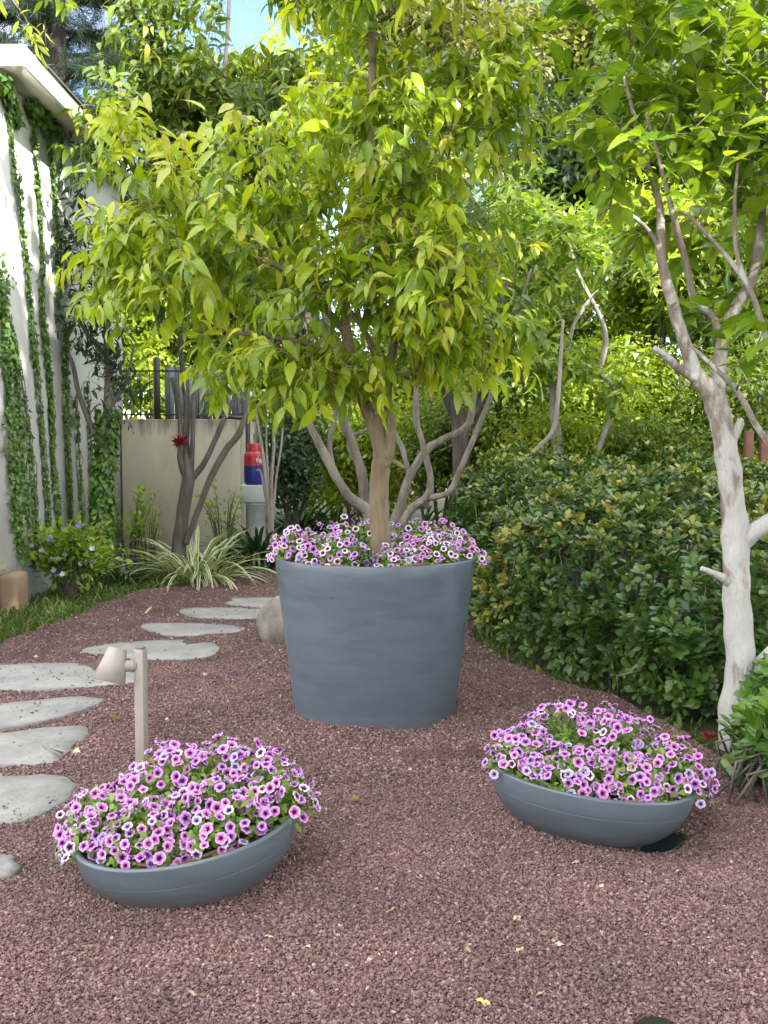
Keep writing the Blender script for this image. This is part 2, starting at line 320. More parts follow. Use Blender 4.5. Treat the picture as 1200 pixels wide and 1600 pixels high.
# ------------------------------------------------------------------ ground
pl_c = G(586, 1118); pl_c = np.array([pl_c[0], pl_c[1] + .03, 0])          # planter centre on the ground
LB = P(292, 1286, 3.56); RB = P(924, 1209, 4.03)                            # bowl rim centres
_ph = rng.random((9, 3)) * 6.28; _fr = [(1.1, .7), (-.8, 1.5), (2.3, 1.9), (3.1, -2.2), (5.3, 4.1), (-6.2, 5.2), (9, 3), (8, -9), (13, 11)]
def soft(d, r0, r1): t = np.clip((d - r0) / (r1 - r0), 0, 1); return 1 - t * t * (3 - 2 * t)
MATC = G(1020, 1322)
def gh(x, y):
    x = np.asarray(x, float); y = np.asarray(y, float); h = 0
    for i, (a, b_) in enumerate(_fr): h = h + np.sin(a * x + b_ * y + _ph[i, 0]) * (.011 / (1 + i * .55))
    dp = np.hypot(x - pl_c[0], y - pl_c[1]); an = np.arctan2(y - pl_c[1], x - pl_c[0])
    h = h + soft(dp, .42, .72) * (.02 + .008 * np.sin(an * 3 + 1.0) + .004 * np.sin(an * 7))
    dl = np.hypot(x - LB[0], y - LB[1] + .02); h = h + soft(dl, .18, .5) * .03
    dr = np.hypot(x - RB[0] + .05, y - RB[1] + .05); h = h + soft(dr, .15, .5) * .02
    dm = np.hypot((x - MATC[0]) / 1.2, y - MATC[1]); h = h - soft(dm, .12, .26) * .022
    return h
# soil sheet out to the horizon
mb = MB(); n = 40; R = 160
xs = np.linspace(-1, 1, n); xs = np.sign(xs) * np.abs(xs) ** 2.2 * R; X, Y = np.meshgrid(xs, xs + 8)
Zs = -.02 + np.clip(Y - 30, 0, 200) * .02
V = np.stack([X, Y, Zs], -1).reshape(-1, 3); ii = (np.arange(n - 1)[:, None] * n + np.arange(n - 1)[None]).ravel()
mb.add(V, np.stack([ii, ii + 1, ii + n + 1, ii + n], -1)); struct(mb.obj('ground', MT['soil_bed']))
# gravel sheet with its curving edges
edgeL = np.array([G(*p)[:2] for p in [(-400, 1190), (-160, 1075), (0, 1008), (60, 985), (130, 955), (200, 930), (300, 915), (390, 897), (440, 880)]])
edgeR = np.array([G(*p)[:2] for p in [(1750, 1560), (1400, 1350), (1200, 1240), (1130, 1190), (1040, 1135), (960, 1092), (880, 1065), (800, 1035), (745, 1000), (730, 940), (640, 872)]])
def side(pts, y): o = np.argsort(pts[:, 1]); return np.interp(y, pts[o, 1], pts[o, 0])
def in_gravel(x, y, m=0.0): return (x > np.where(y < 5.5, -6 + 0 * y, side(edgeL, y)) + m) & (x < np.where(y < edgeR[0, 1], 6 + 0 * y, side(edgeR, y)) - m) & (y < 13.2)
mb = MB(); ys = np.concatenate([np.arange(.3, 2.4, .1), np.arange(2.4, 7.5, .035), np.arange(7.5, 13.3, .07)]); cols = np.linspace(0, 1, 150)
xl = np.where(ys < edgeL[0, 1], edgeL[0, 0], side(edgeL, ys)); xr = np.where(ys < edgeR[0, 1], edgeR[0, 0], side(edgeR, ys))
xl = xl + .03 * np.sin(ys * 7) + .02 * np.sin(ys * 19); xr = xr + .03 * np.sin(ys * 6 + 1) + .02 * np.sin(ys * 17)
X = xl[:, None] + (xr - xl)[:, None] * cols; Y = np.repeat(ys[:, None], 150, 1); Z = gh(X, Y) + .012
Z[:, 0] = -.03; Z[:, -1] = -.03; Z[-1] = -.03
V = np.stack([X, Y, Z], -1).reshape(-1, 3); k = len(ys); ii = (np.arange(k - 1)[:, None] * 150 + np.arange(149)[None]).ravel()
mb.add(V, np.stack([ii, ii + 1, ii + 151, ii + 150], -1)); struct(mb.obj('gravel_ground', MT['gravel']))

# stepping stones: outlines read as ground polygons, thick slabs
stones = [
 ('pale flat stepping stone beside boulder, farthest along the path', [(342, 936), (360, 932), (420, 931), (470, 934), (470, 944), (430, 948), (395, 947), (350, 942)]),
 ('long thin pale stepping stone ending against round boulder', [(277, 955), (290, 949), (350, 948), (410, 951), (440, 958), (430, 966), (360, 966), (300, 964)]),
 ('pointed grey stepping stone with dark crumbs in front of boulder', [(217, 978), (232, 973), (300, 973), (360, 976), (388, 982), (370, 989), (310, 994), (265, 993), (235, 985)]),
 ('large rounded grey stepping stone directly behind lamp post top', [(121, 1018), (150, 1008), (210, 1002), (290, 999), (335, 1004), (347, 1014), (330, 1026), (270, 1031), (200, 1029), (150, 1022)]),
 ('broad bluish stepping stone behind lamp head reaching frame edge', [(-70, 1068), (-40, 1042), (20, 1037), (60, 1035), (140, 1035), (200, 1046), (237, 1058), (215, 1066), (120, 1073), (0, 1077)]),
 ('tapering grey stepping stone just below lamp head', [(-90, 1125), (-60, 1102), (30, 1092), (110, 1084), (165, 1083), (168, 1088), (140, 1100), (90, 1116), (20, 1130), (-50, 1140)]),
 ('stepping stone with chipped ragged right edge and pale leaf beside it', [(-80, 1185), (-70, 1150), (0, 1140), (70, 1130), (130, 1127), (141, 1135), (128, 1150), (118, 1152), (110, 1166), (98, 1168), (92, 1182), (60, 1186), (0, 1187)]),
 ('big smooth rounded stepping stone behind left flower bowl', [(-100, 1262), (-80, 1215), (0, 1207), (70, 1204), (108, 1208), (119, 1220), (110, 1240), (70, 1262), (30, 1278), (-40, 1282)]),
 ('nearest stepping stone, only its ragged tip beside left flower bowl', [(-110, 1370), (-80, 1332), (0, 1327), (20, 1329), (22, 1338), (33, 1343), (28, 1354), (10, 1362), (-30, 1368)])]
for lab, pts in stones:
    g = np.array([G(x, y, .03) for x, y in pts]); c = g.mean(0); m_ = len(g)
    # round the outline off with one Chaikin pass, then add a little breakage
    q = []
    for i in range(m_): a_, b_ = g[i], g[(i + 1) % m_]; q += [a_ * .78 + b_ * .22, a_ * .22 + b_ * .78]
    q2 = []
    for i in range(len(q)): a_, b_ = q[i], q[(i + 1) % len(q)]; q2 += [a_, (a_ + b_) / 2 + np.array([rng.normal() * .008, rng.normal() * .008, 0])]
    q = np.array(q2); n_ = len(q); zt = .022 + float(np.mean(gh(q[:, 0], q[:, 1]))) * .8; rings = []
    for sc, z in ((1.0, zt - .09), (1.0, zt - .008), (.985, zt), (.6, zt + .003), (.25, zt + .002)):
        r = c + (q - c) * sc; r[:, 2] = z + (rng.normal(size=n_) * .0012 if sc < .9 else 0); rings.append(r)
    V = np.concatenate(rings + [[[c[0], c[1], zt + .002]]]); Q = []; T = []
    for r in range(4):
        for i in range(n_): j = (i + 1) % n_; Q.append([r * n_ + i, r * n_ + j, (r + 1) * n_ + j, (r + 1) * n_ + i])
    for i in range(n_): T.append([4 * n_ + i, 4 * n_ + (i + 1) % n_, 5 * n_])
    o = MB().add(V, Q, T).obj('stepping_stone', MT['stone'], loc=(c[0], c[1], 0)); tag(o, lab, 'stepping stone', 'stepping stones of the path')
STONE_POLY = [np.array([G(x, y, .03)[:2] for x, y in p]) for _, p in stones]
def inside(poly, x, y):
    r = np.zeros(len(x), bool); j = len(poly) - 1
    for i in range(len(poly)):
        xi, yi = poly[i]; xj, yj = poly[j]
        r ^= ((yi > y) != (yj > y)) & (x < (xj - xi) * (y - yi) / (yj - yi + 1e-12) + xi); j = i
    return r
# loose gravel stones
def pebbles(N, y0, y1, s0, s1):
    y = np.sqrt(rng.random(N) * (y1 ** 2 - y0 ** 2) + y0 ** 2); x = (rng.random(N) * 2 - 1) * (.40 * y + .25)
    m = in_gravel(x, y, .02)
    on = np.zeros(len(x), bool)
    for pol in STONE_POLY: on |= inside(pol, x, y)
    m &= (~on) | (rng.random(N) < .014)
    m &= (np.hypot(x - pl_c[0], y - pl_c[1]) > .40) & (np.hypot((x - MATC[0] + .06) / 1.1, (y - MATC[1] - .06) / .8) > .175)
    x = x[m]; y = y[m]; on = on[m]; n_ = len(x); s = s0 + (s1 - s0) * rng.random(n_) ** 2.2
    return np.stack([x, y, gh(x, y) + .012 + s * .3 + rng.random(n_) ** 2 * s * .7 + on * .012], -1), s
mb = MB(); oct_ = np.array([[1, 0, 0], [-1, 0, 0], [0, 1, 0], [0, -1, 0], [0, 0, 1], [0, 0, -1]], float)
OT = np.array([[0, 2, 4], [2, 1, 4], [1, 3, 4], [3, 0, 4], [2, 0, 5], [1, 2, 5], [3, 1, 5], [0, 3, 5]])
for N, y0, y1, s0, s1 in ((235000, 2.2, 4.4, .0033, .0085), (145000, 4.4, 7.0, .0043, .0098), (66000, 7, 12.5, .0065, .0125)):
    p, s = pebbles(N, y0, y1, s0, s1); n_ = len(p)
    q = nz(rng.normal(size=(n_, 4))); w_, x_, y_, z_ = q.T
    Rm = np.stack([1 - 2 * (y_ * y_ + z_ * z_), 2 * (x_ * y_ - z_ * w_), 2 * (x_ * z_ + y_ * w_), 2 * (x_ * y_ + z_ * w_), 1 - 2 * (x_ * x_ + z_ * z_), 2 * (y_ * z_ - x_ * w_), 2 * (x_ * z_ - y_ * w_), 2 * (y_ * z_ + x_ * w_), 1 - 2 * (x_ * x_ + y_ * y_)], -1).reshape(-1, 3, 3)
    loc = oct_[None] * (rng.random((n_, 6, 1)) * .5 + .65) + rng.normal(size=(n_, 6, 3)) * .2
    V = np.einsum('nij,nkj->nki', Rm, loc) * s[:, None, None]; V[..., 2] *= .8; V += p[:, None]
    wet = G(690, 1186); wd = np.hypot((p[:, 0] - wet[0]) / 1.5 - .5 * (p[:, 1] - wet[1]), p[:, 1] - wet[1]) + .05 * np.sin(p[:, 0] * 40) + .04 * np.sin(p[:, 1] * 33)
    C = np.zeros((n_, 6, 4)); C[..., 0] = (rng.random(n_) ** 1.2 * np.where(wd < .13, .25, 1))[:, None]
    mb.add(V.reshape(-1, 3), None, (OT[None] + (np.arange(n_) * 6)[:, None, None]).reshape(-1, 3), C.reshape(-1, 4))
o = mb.obj('gravel', MT['pebble'], smooth=False); tag(o, 'loose dull red lava gravel covering the path and yard', 'gravel', kind='stuff')

# ------------------------------------------------------------------ large planter
PR = np.array([586, 868]); pY = pl_c[1]; rimz = P(586, 868, pY)[2]; rR = (741 - 427) / 2 / F * pY; bR = .425
planter = thing('tapered_planter', 'tall tapered slate blue planter holding the green tree and petunias', 'planter', (pl_c[0], pl_c[1], 0))
mb = MB(); H0 = -.06
prof = [(bR - .01, H0)] + [(bR + (rR - bR) * ((z - H0) / (rimz - H0)) ** .92, z) for z in np.linspace(H0, rimz - .006, 14)] + [(rR - .003, rimz), (rR - .018, rimz + .001), (rR - .022, rimz - .006), (rR - .05, rimz - .16)]
lathe(mb, prof, 128, (pl_c[0], pl_c[1], 0)); mb.obj('pot_wall', MT['pot'], planter)
def soil_disc(parent, c, r, z, bumpy=.012, M=None):
    mb = MB(); prof = [(r * t, bumpy * math.sin(t * 9) * .5) for t in np.linspace(1, .001, 10)]; lathe(mb, prof, 48)
    V = mb.v[0]; V[:, 2] += rng.normal(size=len(V)) * bumpy * .5
    if M is not None: V = V @ M.T
    mb.v[0] = V + np.array([c[0], c[1], z]); return mb.obj('soil', MT['soil'], parent)
soil_disc(planter, pl_c, rR - .03, rimz - .045)
def hose(parent, c, z, r, M=None):
    a = np.linspace(0, 5.6, 60); V = np.stack([r * np.cos(a) * (1 + .06 * np.sin(3 * a)), r * np.sin(a) * (1 + .05 * np.cos(2 * a)), .012 + .008 * np.sin(5 * a)], -1)
    if M is not None: V = V @ M.T
    mb = MB(); tube(mb, V + np.array([c[0], c[1], z]), .007, 8); return mb.obj('drip_hose', MT['hose'], parent)
hose(planter, pl_c, rimz - .025, rR - .1)

# ------------------------------------------------------------------ bowls
def rot(ax, a):
    return np.array(Matrix.Rotation(math.radians(a), 3, ax))
BD = .27
def bowl(label, c, R, M):
    base = c + M @ np.array([0, 0, -BD])
    t = thing('flower_bowl', label, 'flower bowl', (base[0], base[1], 0), 'low round flower bowls')
    prof = [(R * .05, -BD)] + [(R * max(.05, (1 - (1 - tt) ** 2.15) ** (1 / 1.9)), -BD + BD * tt) for tt in sorted(list(np.linspace(.012, .985, 40)) + [.735, .745, .755])] + [(R, -.001), (R - .006, .003), (R - .016, .003), (R - .022, -.003), (R - .04, -.09)]
    prof = [(r - (.003 if i < 44 and abs(z + BD * .255) < .0009 else 0), z) for i, (r, z) in enumerate(prof)]
    mb = MB(); lathe(mb, prof, 112, c, M); mb.obj('bowl_wall', MT['bowl'], t)
    cc = c + M @ np.array([0, 0, -.035]); soil_disc(t, cc, R - .02, cc[2], .008, M); hose(t, c + M @ np.array([0, 0, -.028]), (c + M @ np.array([0, 0, -.028]))[2], R - .075, M); return t
ML = rot('Y', -7.5) @ rot('X', 1.0); MR = rot('Y', 6.6) @ rot('X', -3.5)
RL = 353 / 2 / F * 3.56; RRr = 322 / 2 / F * 4.03
bowl('slate grey flower bowl in front of the lamp post, rim higher at right', LB, RL, ML)
bowl('slate grey flower bowl near the white trunk, tilted over a dark plastic sheet', RB, RRr, MR)

# dark plastic basin under the right bowl
mb = MB(); a = np.linspace(0, 6.283, 48, endpoint=False); mz = float(gh(MATC[0], MATC[1])) + .014
rr = .185 * (1 + .05 * np.sin(3 * a) + .04 * np.sin(5 * a + 1)); cx, cy = MATC[0] - .06, MATC[1] + .06
prof = [(1, .0), (1, .006), (.96, .007), (.9, .002), (.4, .001), (.01, .002)]
V = np.concatenate([np.stack([cx + rr * k * np.cos(a) * 1.1, cy + rr * k * np.sin(a) * .8, np.full(48, mz + z)], -1) for k, z in prof])
ii = np.arange(5)[:, None] * 48; j = np.arange(48)[None]; j2 = (j + 1) % 48
mb.add(V, np.stack([ii + j, ii + j2, ii + 48 + j2, ii + 48 + j], -1).reshape(-1, 4))
tag(mb.obj('plastic_saucer', MT['plastic_black'], loc=(cx, cy, mz)), 'dark wet plastic saucer sticking out under tilted right bowl', 'saucer')

# ------------------------------------------------------------------ petunias
def flower_mesh(name, m, cup, lobes=5, seed=0):
    r_ = np.random.default_rng(seed); n = 40; rad = [0, .10, .2, .34, .52, .7, .86, 1.0]; zz = [-.75, -.72, -.35, -.1, cup * .25, cup * .6, cup * .95, cup * 1.05]
    a = np.linspace(0, 2 * math.pi, n, endpoint=False); V = []; C = []; off = r_.random() * 6
    lob = .5 + .5 * np.cos(a * lobes + off)
    for k, (r, z) in enumerate(zip(rad, zz)):
        R = r * (1 - .17 * (1 - np.abs(np.cos(a * lobes / 2 + off / 2)) ** .6) * (r ** 2)) * (1 + .05 * np.sin(a * 2 + off) * r); w = .10 * r ** 3 * np.sin(a * lobes * 2 + off) + .07 * r ** 2 * np.sin(a * 3 + off * 2)
        V.append(np.stack([R * np.cos(a), R * np.sin(a), z + w - .10 * (r ** 4) * lob], -1)); C.append(np.stack([np.full(n, r), lob * (r > .15), np.zeros(n), np.ones(n)], -1))
    V = np.concatenate(V) * .5; C = np.concatenate(C); k = len(rad); ii = np.arange(k - 1)[:, None] * n; j = np.arange(n)[None]; j2 = (j + 1) % n
    return MB().add(V, np.stack([ii + j, ii + j2, ii + n + j2, ii + n + j], -1).reshape(-1, 4), None, C).mesh(name, m)
FM = [[flower_mesh('flower', PET[i], c_, seed=i * 7 + k) for k, c_ in enumerate((.05, .18, -.08))] for i in range(4)]
T_pet = [leaf_tpl('ovate', .5, 4, .2, .5), leaf_tpl('obov', .48, 4, .15, .9)]
def petunia(label, group, cen, M, rad, nfl, nlf, others, vmix, size=.038, zmin=.02, rim=None):
    cen = np.asarray(cen, float); t = thing('petunia', label, 'petunia', cen, group)
    rad = np.asarray(rad, float)
    def dome(n, lo, hi):
        d = nz(rng.normal(size=(n * 6, 3))); d = d[d[:, 2] > zmin][:n * 3]
        f = lo + (hi - lo) * rng.random((len(d), 1)); lump = 1 + .13 * np.sin(d[:, :1] * 5 + cen[0] * 9) * np.cos(d[:, 1:2] * 6 + cen[1] * 7)
        return d * rad * f * lump, nz(d / rad)
    def clear(p):
        ok = np.ones(len(p), bool)
        for oc, orad in others:
            if np.allclose(oc, cen): continue
            ok &= ((((p @ M.T + cen - oc) @ M) / (np.asarray(orad) * .80)) ** 2).sum(1) > 1
        return ok
    p, nr = dome(nlf, .55, .98); k = clear(p); p = p[k][:nlf]; nr = nr[k][:nlf]; n = len(p)
    tang = nz(np.cross(nr, rv(n))); d = nz(tang * .8 + nr * .7 + np.array([0, 0, .25])); nn = nz(nr + np.array([0, 0, .5]) + rv(n, .3))
    mb = MB(); scatter(mb, T_pet, p @ M.T + cen, d @ M.T, nn @ M.T, .022 + .02 * rng.random(n))
    # soft stems from the crown of the plant out to the flowers
    fo = mb.obj('foliage', MT['leaf_petunia'], t)
    p, nr = dome(nfl * 6, .93, 1.12); k = clear(p); p = p[k]; nr = nr[k]; sel = []
    for i in range(len(p)):
        if len(sel) >= nfl: break
        if rim is not None:      # keep clear of the pot's wall
            lo = (p[i] @ M.T + cen - rim[0]) @ M; rr_ = math.hypot(lo[0], lo[1])
            if lo[2] < .022 and rim[1] - .05 < rr_ < rim[1] + .02: continue
            if lo[2] < -.03: continue
        if all(((p[i] - p[j_]) ** 2).sum() > (size * .56) ** 2 for j_ in sel): sel.append(i)
    mbs = MB()
    for i in sel:
        q = p[i] @ M.T + cen; nw = nr[i] @ M.T
        ax = nz(nw * .65 + np.array([0, -.30, .38]) + rng.normal(size=3) * .45)
        v = rng.choice(4, p=vmix); o = bpy.data.objects.new('flower', FM[v][rng.integers(3)]); COL.objects.link(o); o.parent = t
        Rm = Vector(ax).to_track_quat('Z', 'Y').to_matrix() @ Matrix.Rotation(rng.random() * 6.28, 3, 'Z')
        s = size * (.82 + .36 * rng.random()); o.matrix_local = Matrix.Translation(Vector(q - cen)) @ (Rm @ Matrix.Scale(s, 3)).to_4x4()
        tail = q - ax * size * .38; root = cen + (q - cen) * .25; mid = (tail * .6 + root * .4) + np.array([0, 0, .01]); tube(mbs, np.array([root, mid, tail]), .0016, 4)
    mbs.obj('stems', MT['leaf_petunia'], t)
    return t
mixv = [.48, .34, .08, .10]
loc_l = [((-.25, .0, -.03), (.19, .21, .18)), ((-.07, .14, -.03), (.21, .19, .24)), ((-.09, -.13, -.04), (.19, .18, .165)), ((.11, -.10, -.04), (.19, .19, .18)), ((.12, .14, -.03), (.19, .18, .24)), ((.27, .05, -.03), (.16, .19, .20))]
oth = [(LB + ML @ np.array(c), r) for c, r in loc_l]
for (c, r), lab, nf in zip(oth, ['purple petunia spilling over low left rim of left bowl', 'tall purple petunia mound at back of left bowl right behind lamp post foot', 'purple petunia at front left of left bowl with green shoots over the rim', 'purple petunia at front middle of left bowl', 'tallest purple petunia at back right of left bowl', 'purple petunia at raised right end of left bowl with bright leaves'], (98, 98, 86, 92, 94, 84)):
    petunia(lab, 'petunias in the left bowl', c, ML, r, nf, 520, oth, mixv, rim=(LB, RL))
loc_r = [((-.25, .0, -.03), (.155, .20, .165)), ((-.10, .14, -.03), (.20, .19, .24)), ((-.11, -.13, -.04), (.19, .18, .15)), ((.10, -.12, -.04), (.19, .18, .15)), ((.10, .13, -.03), (.19, .19, .25)), ((.27, .0, -.03), (.18, .20, .19))]
oth = [(RB + MR @ np.array(c), r) for c, r in loc_r]
for (c, r), lab, nf in zip(oth, ['purple petunia at raised left end of right bowl', 'tall purple petunia at back left of right bowl', 'purple petunia along front left rim of right bowl with fresh leaves', 'purple petunia along front right rim of right bowl', 'tallest purple petunia at back of right bowl before the hedge', 'purple petunia spilling over low right rim of right bowl'], (90, 94, 80, 84, 98, 96)):
    petunia(lab, 'petunias in the right bowl', c, MR, r, nf, 520, oth, mixv, rim=(RB, RRr))
I3 = np.eye(3); base = np.array([pl_c[0], pl_c[1], rimz - .05])
loc_p = [((-.42, -.02, .01), (.16, .24, .18)), ((-.22, -.20, .01), (.19, .18, .17)), ((.43, .0, .01), (.14, .22, .16)), ((.14, -.27, .0), (.14, .13, .13)), ((-.1, .3, .01), (.28, .17, .21)), ((.28, .27, .01), (.22, .18, .20)), ((.30, -.20, .01), (.16, .17, .16))]
oth = [(base + np.array(c), r) for c, r in loc_p]
for (c, r), lab, nf in zip(oth, ['pink edged petunia spilling over left end of tall planter', 'pink edged petunia at front left rim of tall planter', 'pink edged petunia at right end of tall planter', 'small petunia just right of trunk in tall planter', 'petunia half hidden behind tree trunk in tall planter', 'petunia at back right of tall planter', 'pink edged petunia at front right rim of tall planter'], (96, 96, 90, 64, 80, 70, 88)):
    petunia(lab, 'petunias in the tall planter', c, I3, r, nf, 400, oth, [.30, .18, .42, .10], .038, rim=(np.array([pl_c[0], pl_c[1], rimz]), rR))

# ------------------------------------------------------------------ lamp
lp = G(217, 1212); lY = lp[1]; lt = P(221, 1012, lY)[2]
lamp = thing('garden_lamp', 'taupe metal path lamp with cone head on square post', 'lamp', (lp[0], lp[1], 0)); pw = .045; rzl = -.30
mb = MB(); box(mb, (lp[0] + .016, lp[1], lt / 2 - .03), (pw, pw, lt + .05), rzl); bevel(mb.obj('post', MT['lamp'], lamp), .003)
mb = MB(); box(mb, (lp[0] + .016, lp[1], lt + .0005), (pw - .008, pw - .008, .006), rzl); bevel(mb.obj('post_cap', MT['lamp_cap'], lamp), .0015)
hc = P(177, 1039, lY - .02); neck_z = P(205, 1040, lY)[2]
mb = MB(); p0 = np.array([lp[0] - .004, lp[1], neck_z]); p1 = np.array([hc[0] + .01, lp[1] - .02, neck_z + .004])
tube(mb, np.linspace(p0, p1, 4), .026, 20); d_ = nz(p1 - p0); tube(mb, np.array([p0 + d_ * .012, p0 + d_ * .022]), .029, 20); mb.obj('lamp_arm', MT['lamp'], lamp)
Mh = rot('Y', 13) @ rot('X', -16)
mb = MB(); hh = .15; r0, r1 = .042, .074
lathe(mb, [(.001, hh / 2), (r0 * .9, hh / 2), (r0, hh / 2 - .004), (r1, -hh / 2), (r1 - .004, -hh / 2 - .001), (r1 - .006, -hh / 2 + .004), (r0 - .004, hh / 2 - .03), (.001, hh / 2 - .03)], 48, hc, Mh)
mb.obj('lamp_head', MT['lamp'], lamp)

# ------------------------------------------------------------------ boulder
bc = G(432, 1008); mb = MB(); n_ = 40; prof = [(math.sin(t), -math.cos(t)) for t in np.linspace(.02, math.pi - .02, 26)]
lathe(mb, prof, n_); V = mb.v[0]; V *= np.array([.20, .18, .205]) * (1 + .05 * np.sin(V[:, :1] * 3 + 1) + .045 * np.sin(V[:, 1:2] * 4 + V[:, 2:3] * 3)); V[:, 0] += V[:, 2] * .12
mb.v[0] = V + bc + np.array([.03, .10, .15]); tag(mb.obj('boulder', MT['boulder'], loc=(bc[0] + .05, bc[1] + .15, 0)), 'round grey boulder half hidden behind tall planter', 'boulder')

# ------------------------------------------------------------------ trees
T_ov = [leaf_tpl('ovate', .35, 6, .22, .55), leaf_tpl('ovate', .30, 6, .34, 1.15), leaf_tpl('ovate', .38, 6, .15, .25, .14), leaf_tpl('ovate', .33, 6, .4, .8, -.12)]
T_cit = [leaf_tpl('ovate', .47, 6, .18, .35), leaf_tpl('ovate', .42, 6, .28, .8, .1), leaf_tpl('ovate', .5, 6, .1, .1, .16)]
T_sm = [leaf_tpl('ovate', .5, 3, .2, .5), leaf_tpl('lance', .4, 3, .25, .8)]
T_lan = [leaf_tpl('lance', .24, 5, .2, .7), leaf_tpl('lance', .28, 5, .25, .3)]
T_ob = [leaf_tpl('obov', .46, 4, .2, .25), leaf_tpl('obov', .5, 4, .12, .55)]
def px(limb):  # limb given in picture points: (x, y, distance, radius)
    return np.array([P(a, b_, c) for a, b_, c, _ in limb]), np.array([r for *_, r in limb])
def blob_points(blobs, n, fill=.35):
    out = []; vol = np.array([b_[3] * b_[4] * b_[5] ** .5 for b_ in blobs]); vol = vol / vol.sum()
    for (cx, cy, Y, rx, ry, rd), f in zip(blobs, vol):
        k = max(3, int(n * f)); d = nz(rng.normal(size=(k * 3, 3))); r = rng.random((k * 3, 1)) ** fill
        c = P(cx, cy, Y); s = Y / F; w = c + d * r * np.array([rx * s, rd, ry * s]); f = 14.0 / Y
        h = np.sin(w[:, 0] * 2.3 * f + w[:, 2] * 1.1 * f) + np.sin(w[:, 2] * 3.4 * f - w[:, 1] * 1.9 * f + 1) + np.sin(w[:, 1] * 2.8 * f + w[:, 0] * 1.3 * f); kk = np.where(h > -.35)[0][:k]; d = d[kk]; r = r[kk]; k = len(kk)
        out.append(np.hstack([c + d * r * np.array([rx * s, rd, ry * s]), np.repeat(c[None], k, 0)]))
    return np.vstack(out)
def grow(mb, limbs, targets, dirs, L, rmax=.02, rtip=.002, sag=.1, sides=5):
    nodes = []; nr = []
    for pts, rad in limbs:
        p, r = smooth_path(pts, rad, 6); nodes.append(p[2:]); nr.append(r[2:])
    nodes = np.vstack(nodes); nr = np.concatenate(nr)
    d0 = np.array([((nodes - t) ** 2).sum(1).min() for t in targets]); order = np.argsort(d0)
    for i in order:
        t = targets[i] - dirs[i] * L * .5; w = ((nodes - t) ** 2).sum(1) + np.where(nodes[:, 2] > t[2], (nodes[:, 2] - t[2]) ** 2 * 2, 0); k = int(np.argmin(w)); a = nodes[k]; dist = math.sqrt(((a - t) ** 2).sum())
        ra = min(nr[k] * .7, rtip + rmax * min(1, dist / 1.2)); m1 = a * .6 + t * .4 + np.array([0, 0, sag * dist]) + rng.normal(size=3) * dist * .07; m2 = a * .25 + t * .75 + np.array([0, 0, sag * .6 * dist]) + rng.normal(size=3) * dist * .05
        e = targets[i] + dirs[i] * L * .5
        pts = np.array([a, m1, m2, t, e]); rad = np.array([ra, ra * .8, ra * .55, max(rtip, ra * .4), rtip * .7]); tube(mb, pts, rad, sides)
        nodes = np.vstack([nodes, pts[1:4]]); nr = np.append(nr, rad[1:4])
def leaves_on(mb, T, c, dirs, L, n, size, a=.45, b_=.6, hang=.55, jit=.3, tipk=0.0, spread=.0):
    M_ = len(c); t = (np.arange(n) + .5) / n; sg = np.where(np.arange(n) % 2, 1, -1)
    pos = c[:, None] + dirs[:, None] * (L * (t - .5))[None, :, None] + rng.normal(size=(M_, n, 3)) * (.012 + spread)
    s = nz(np.cross(dirs, np.array([0, 0, 1.]) + rv(M_, .25)))
    d = a * dirs[:, None] + b_ * sg[None, :, None] * s[:, None] + np.array([0, 0, -hang]) + rng.normal(size=(M_, n, 3)) * jit
    d = d.reshape(-1, 3); up = np.array([0, 0, 1.]) + rv(len(d), .35) + np.repeat(dirs, n, 0) * .4
    sz = size * (.5 + .75 * rng.random(len(d)) ** 1.2); rnd = np.clip(np.repeat(rng.random(M_), n) * .8 + rng.random(len(d)) * .34 - .07, 0, 1)
    kd = np.zeros((M_, n))
    if tipk: young = rng.random(M_) < tipk; kd[young] = np.clip(t[None] * 1.1 - .1 + rng.normal(size=(young.sum(), n)) * .1, 0, 1) if young.any() else 0
    return scatter(mb, T, pos.reshape(-1, 3), d, up, sz, rnd, kd.ravel())
def tree(name, label, limbs, blobs, nt_, T, lm, bm, size, L=.3, nl=9, leafk={}, base=None, fill=.35, rmax=.02, sag=.1, dirup=.25, group=None, cat='tree', rand=.55, sides=5, lumps=.07, cull=None, thin=1.0):
    limbs = [(px(l)[0], px(l)[1] * thin) if len(l[0]) == 4 else (np.array([q[:3] for q in l]), np.array([q[3] for q in l])) for l in limbs]
    b0 = limbs[0][0][0] if base is None else base; root = thing(name, label, cat, (b0[0], b0[1], b0[2]), group)
    bp = blob_points(blobs, nt_, fill); c = bp[:, :3]; cen = bp[:, 3:]
    if cull is not None: k = cull(c); c = c[k]; cen = cen[k]
    c = c[c[:, 2] > .25]; cen = cen[:len(c)]
    d = nz(nz(c - cen) * .8 + rv(len(c), rand * .6) + np.array([0, 0, dirup])); mb = MB()
    for p, r in limbs:
        p2, r2 = smooth_path(p, r, 7); tube(mb, p2, r2, 14 if r.max() > .03 else 8, lumps)
    grow(mb, limbs, c, d, L, rmax, .0025, sag, sides); mb.obj('trunk', MT[bm], root)
    mb = MB(); leaves_on(mb, T, c, d, L, nl, size, **leafk); mb.obj('crown', MT[lm], root); return root

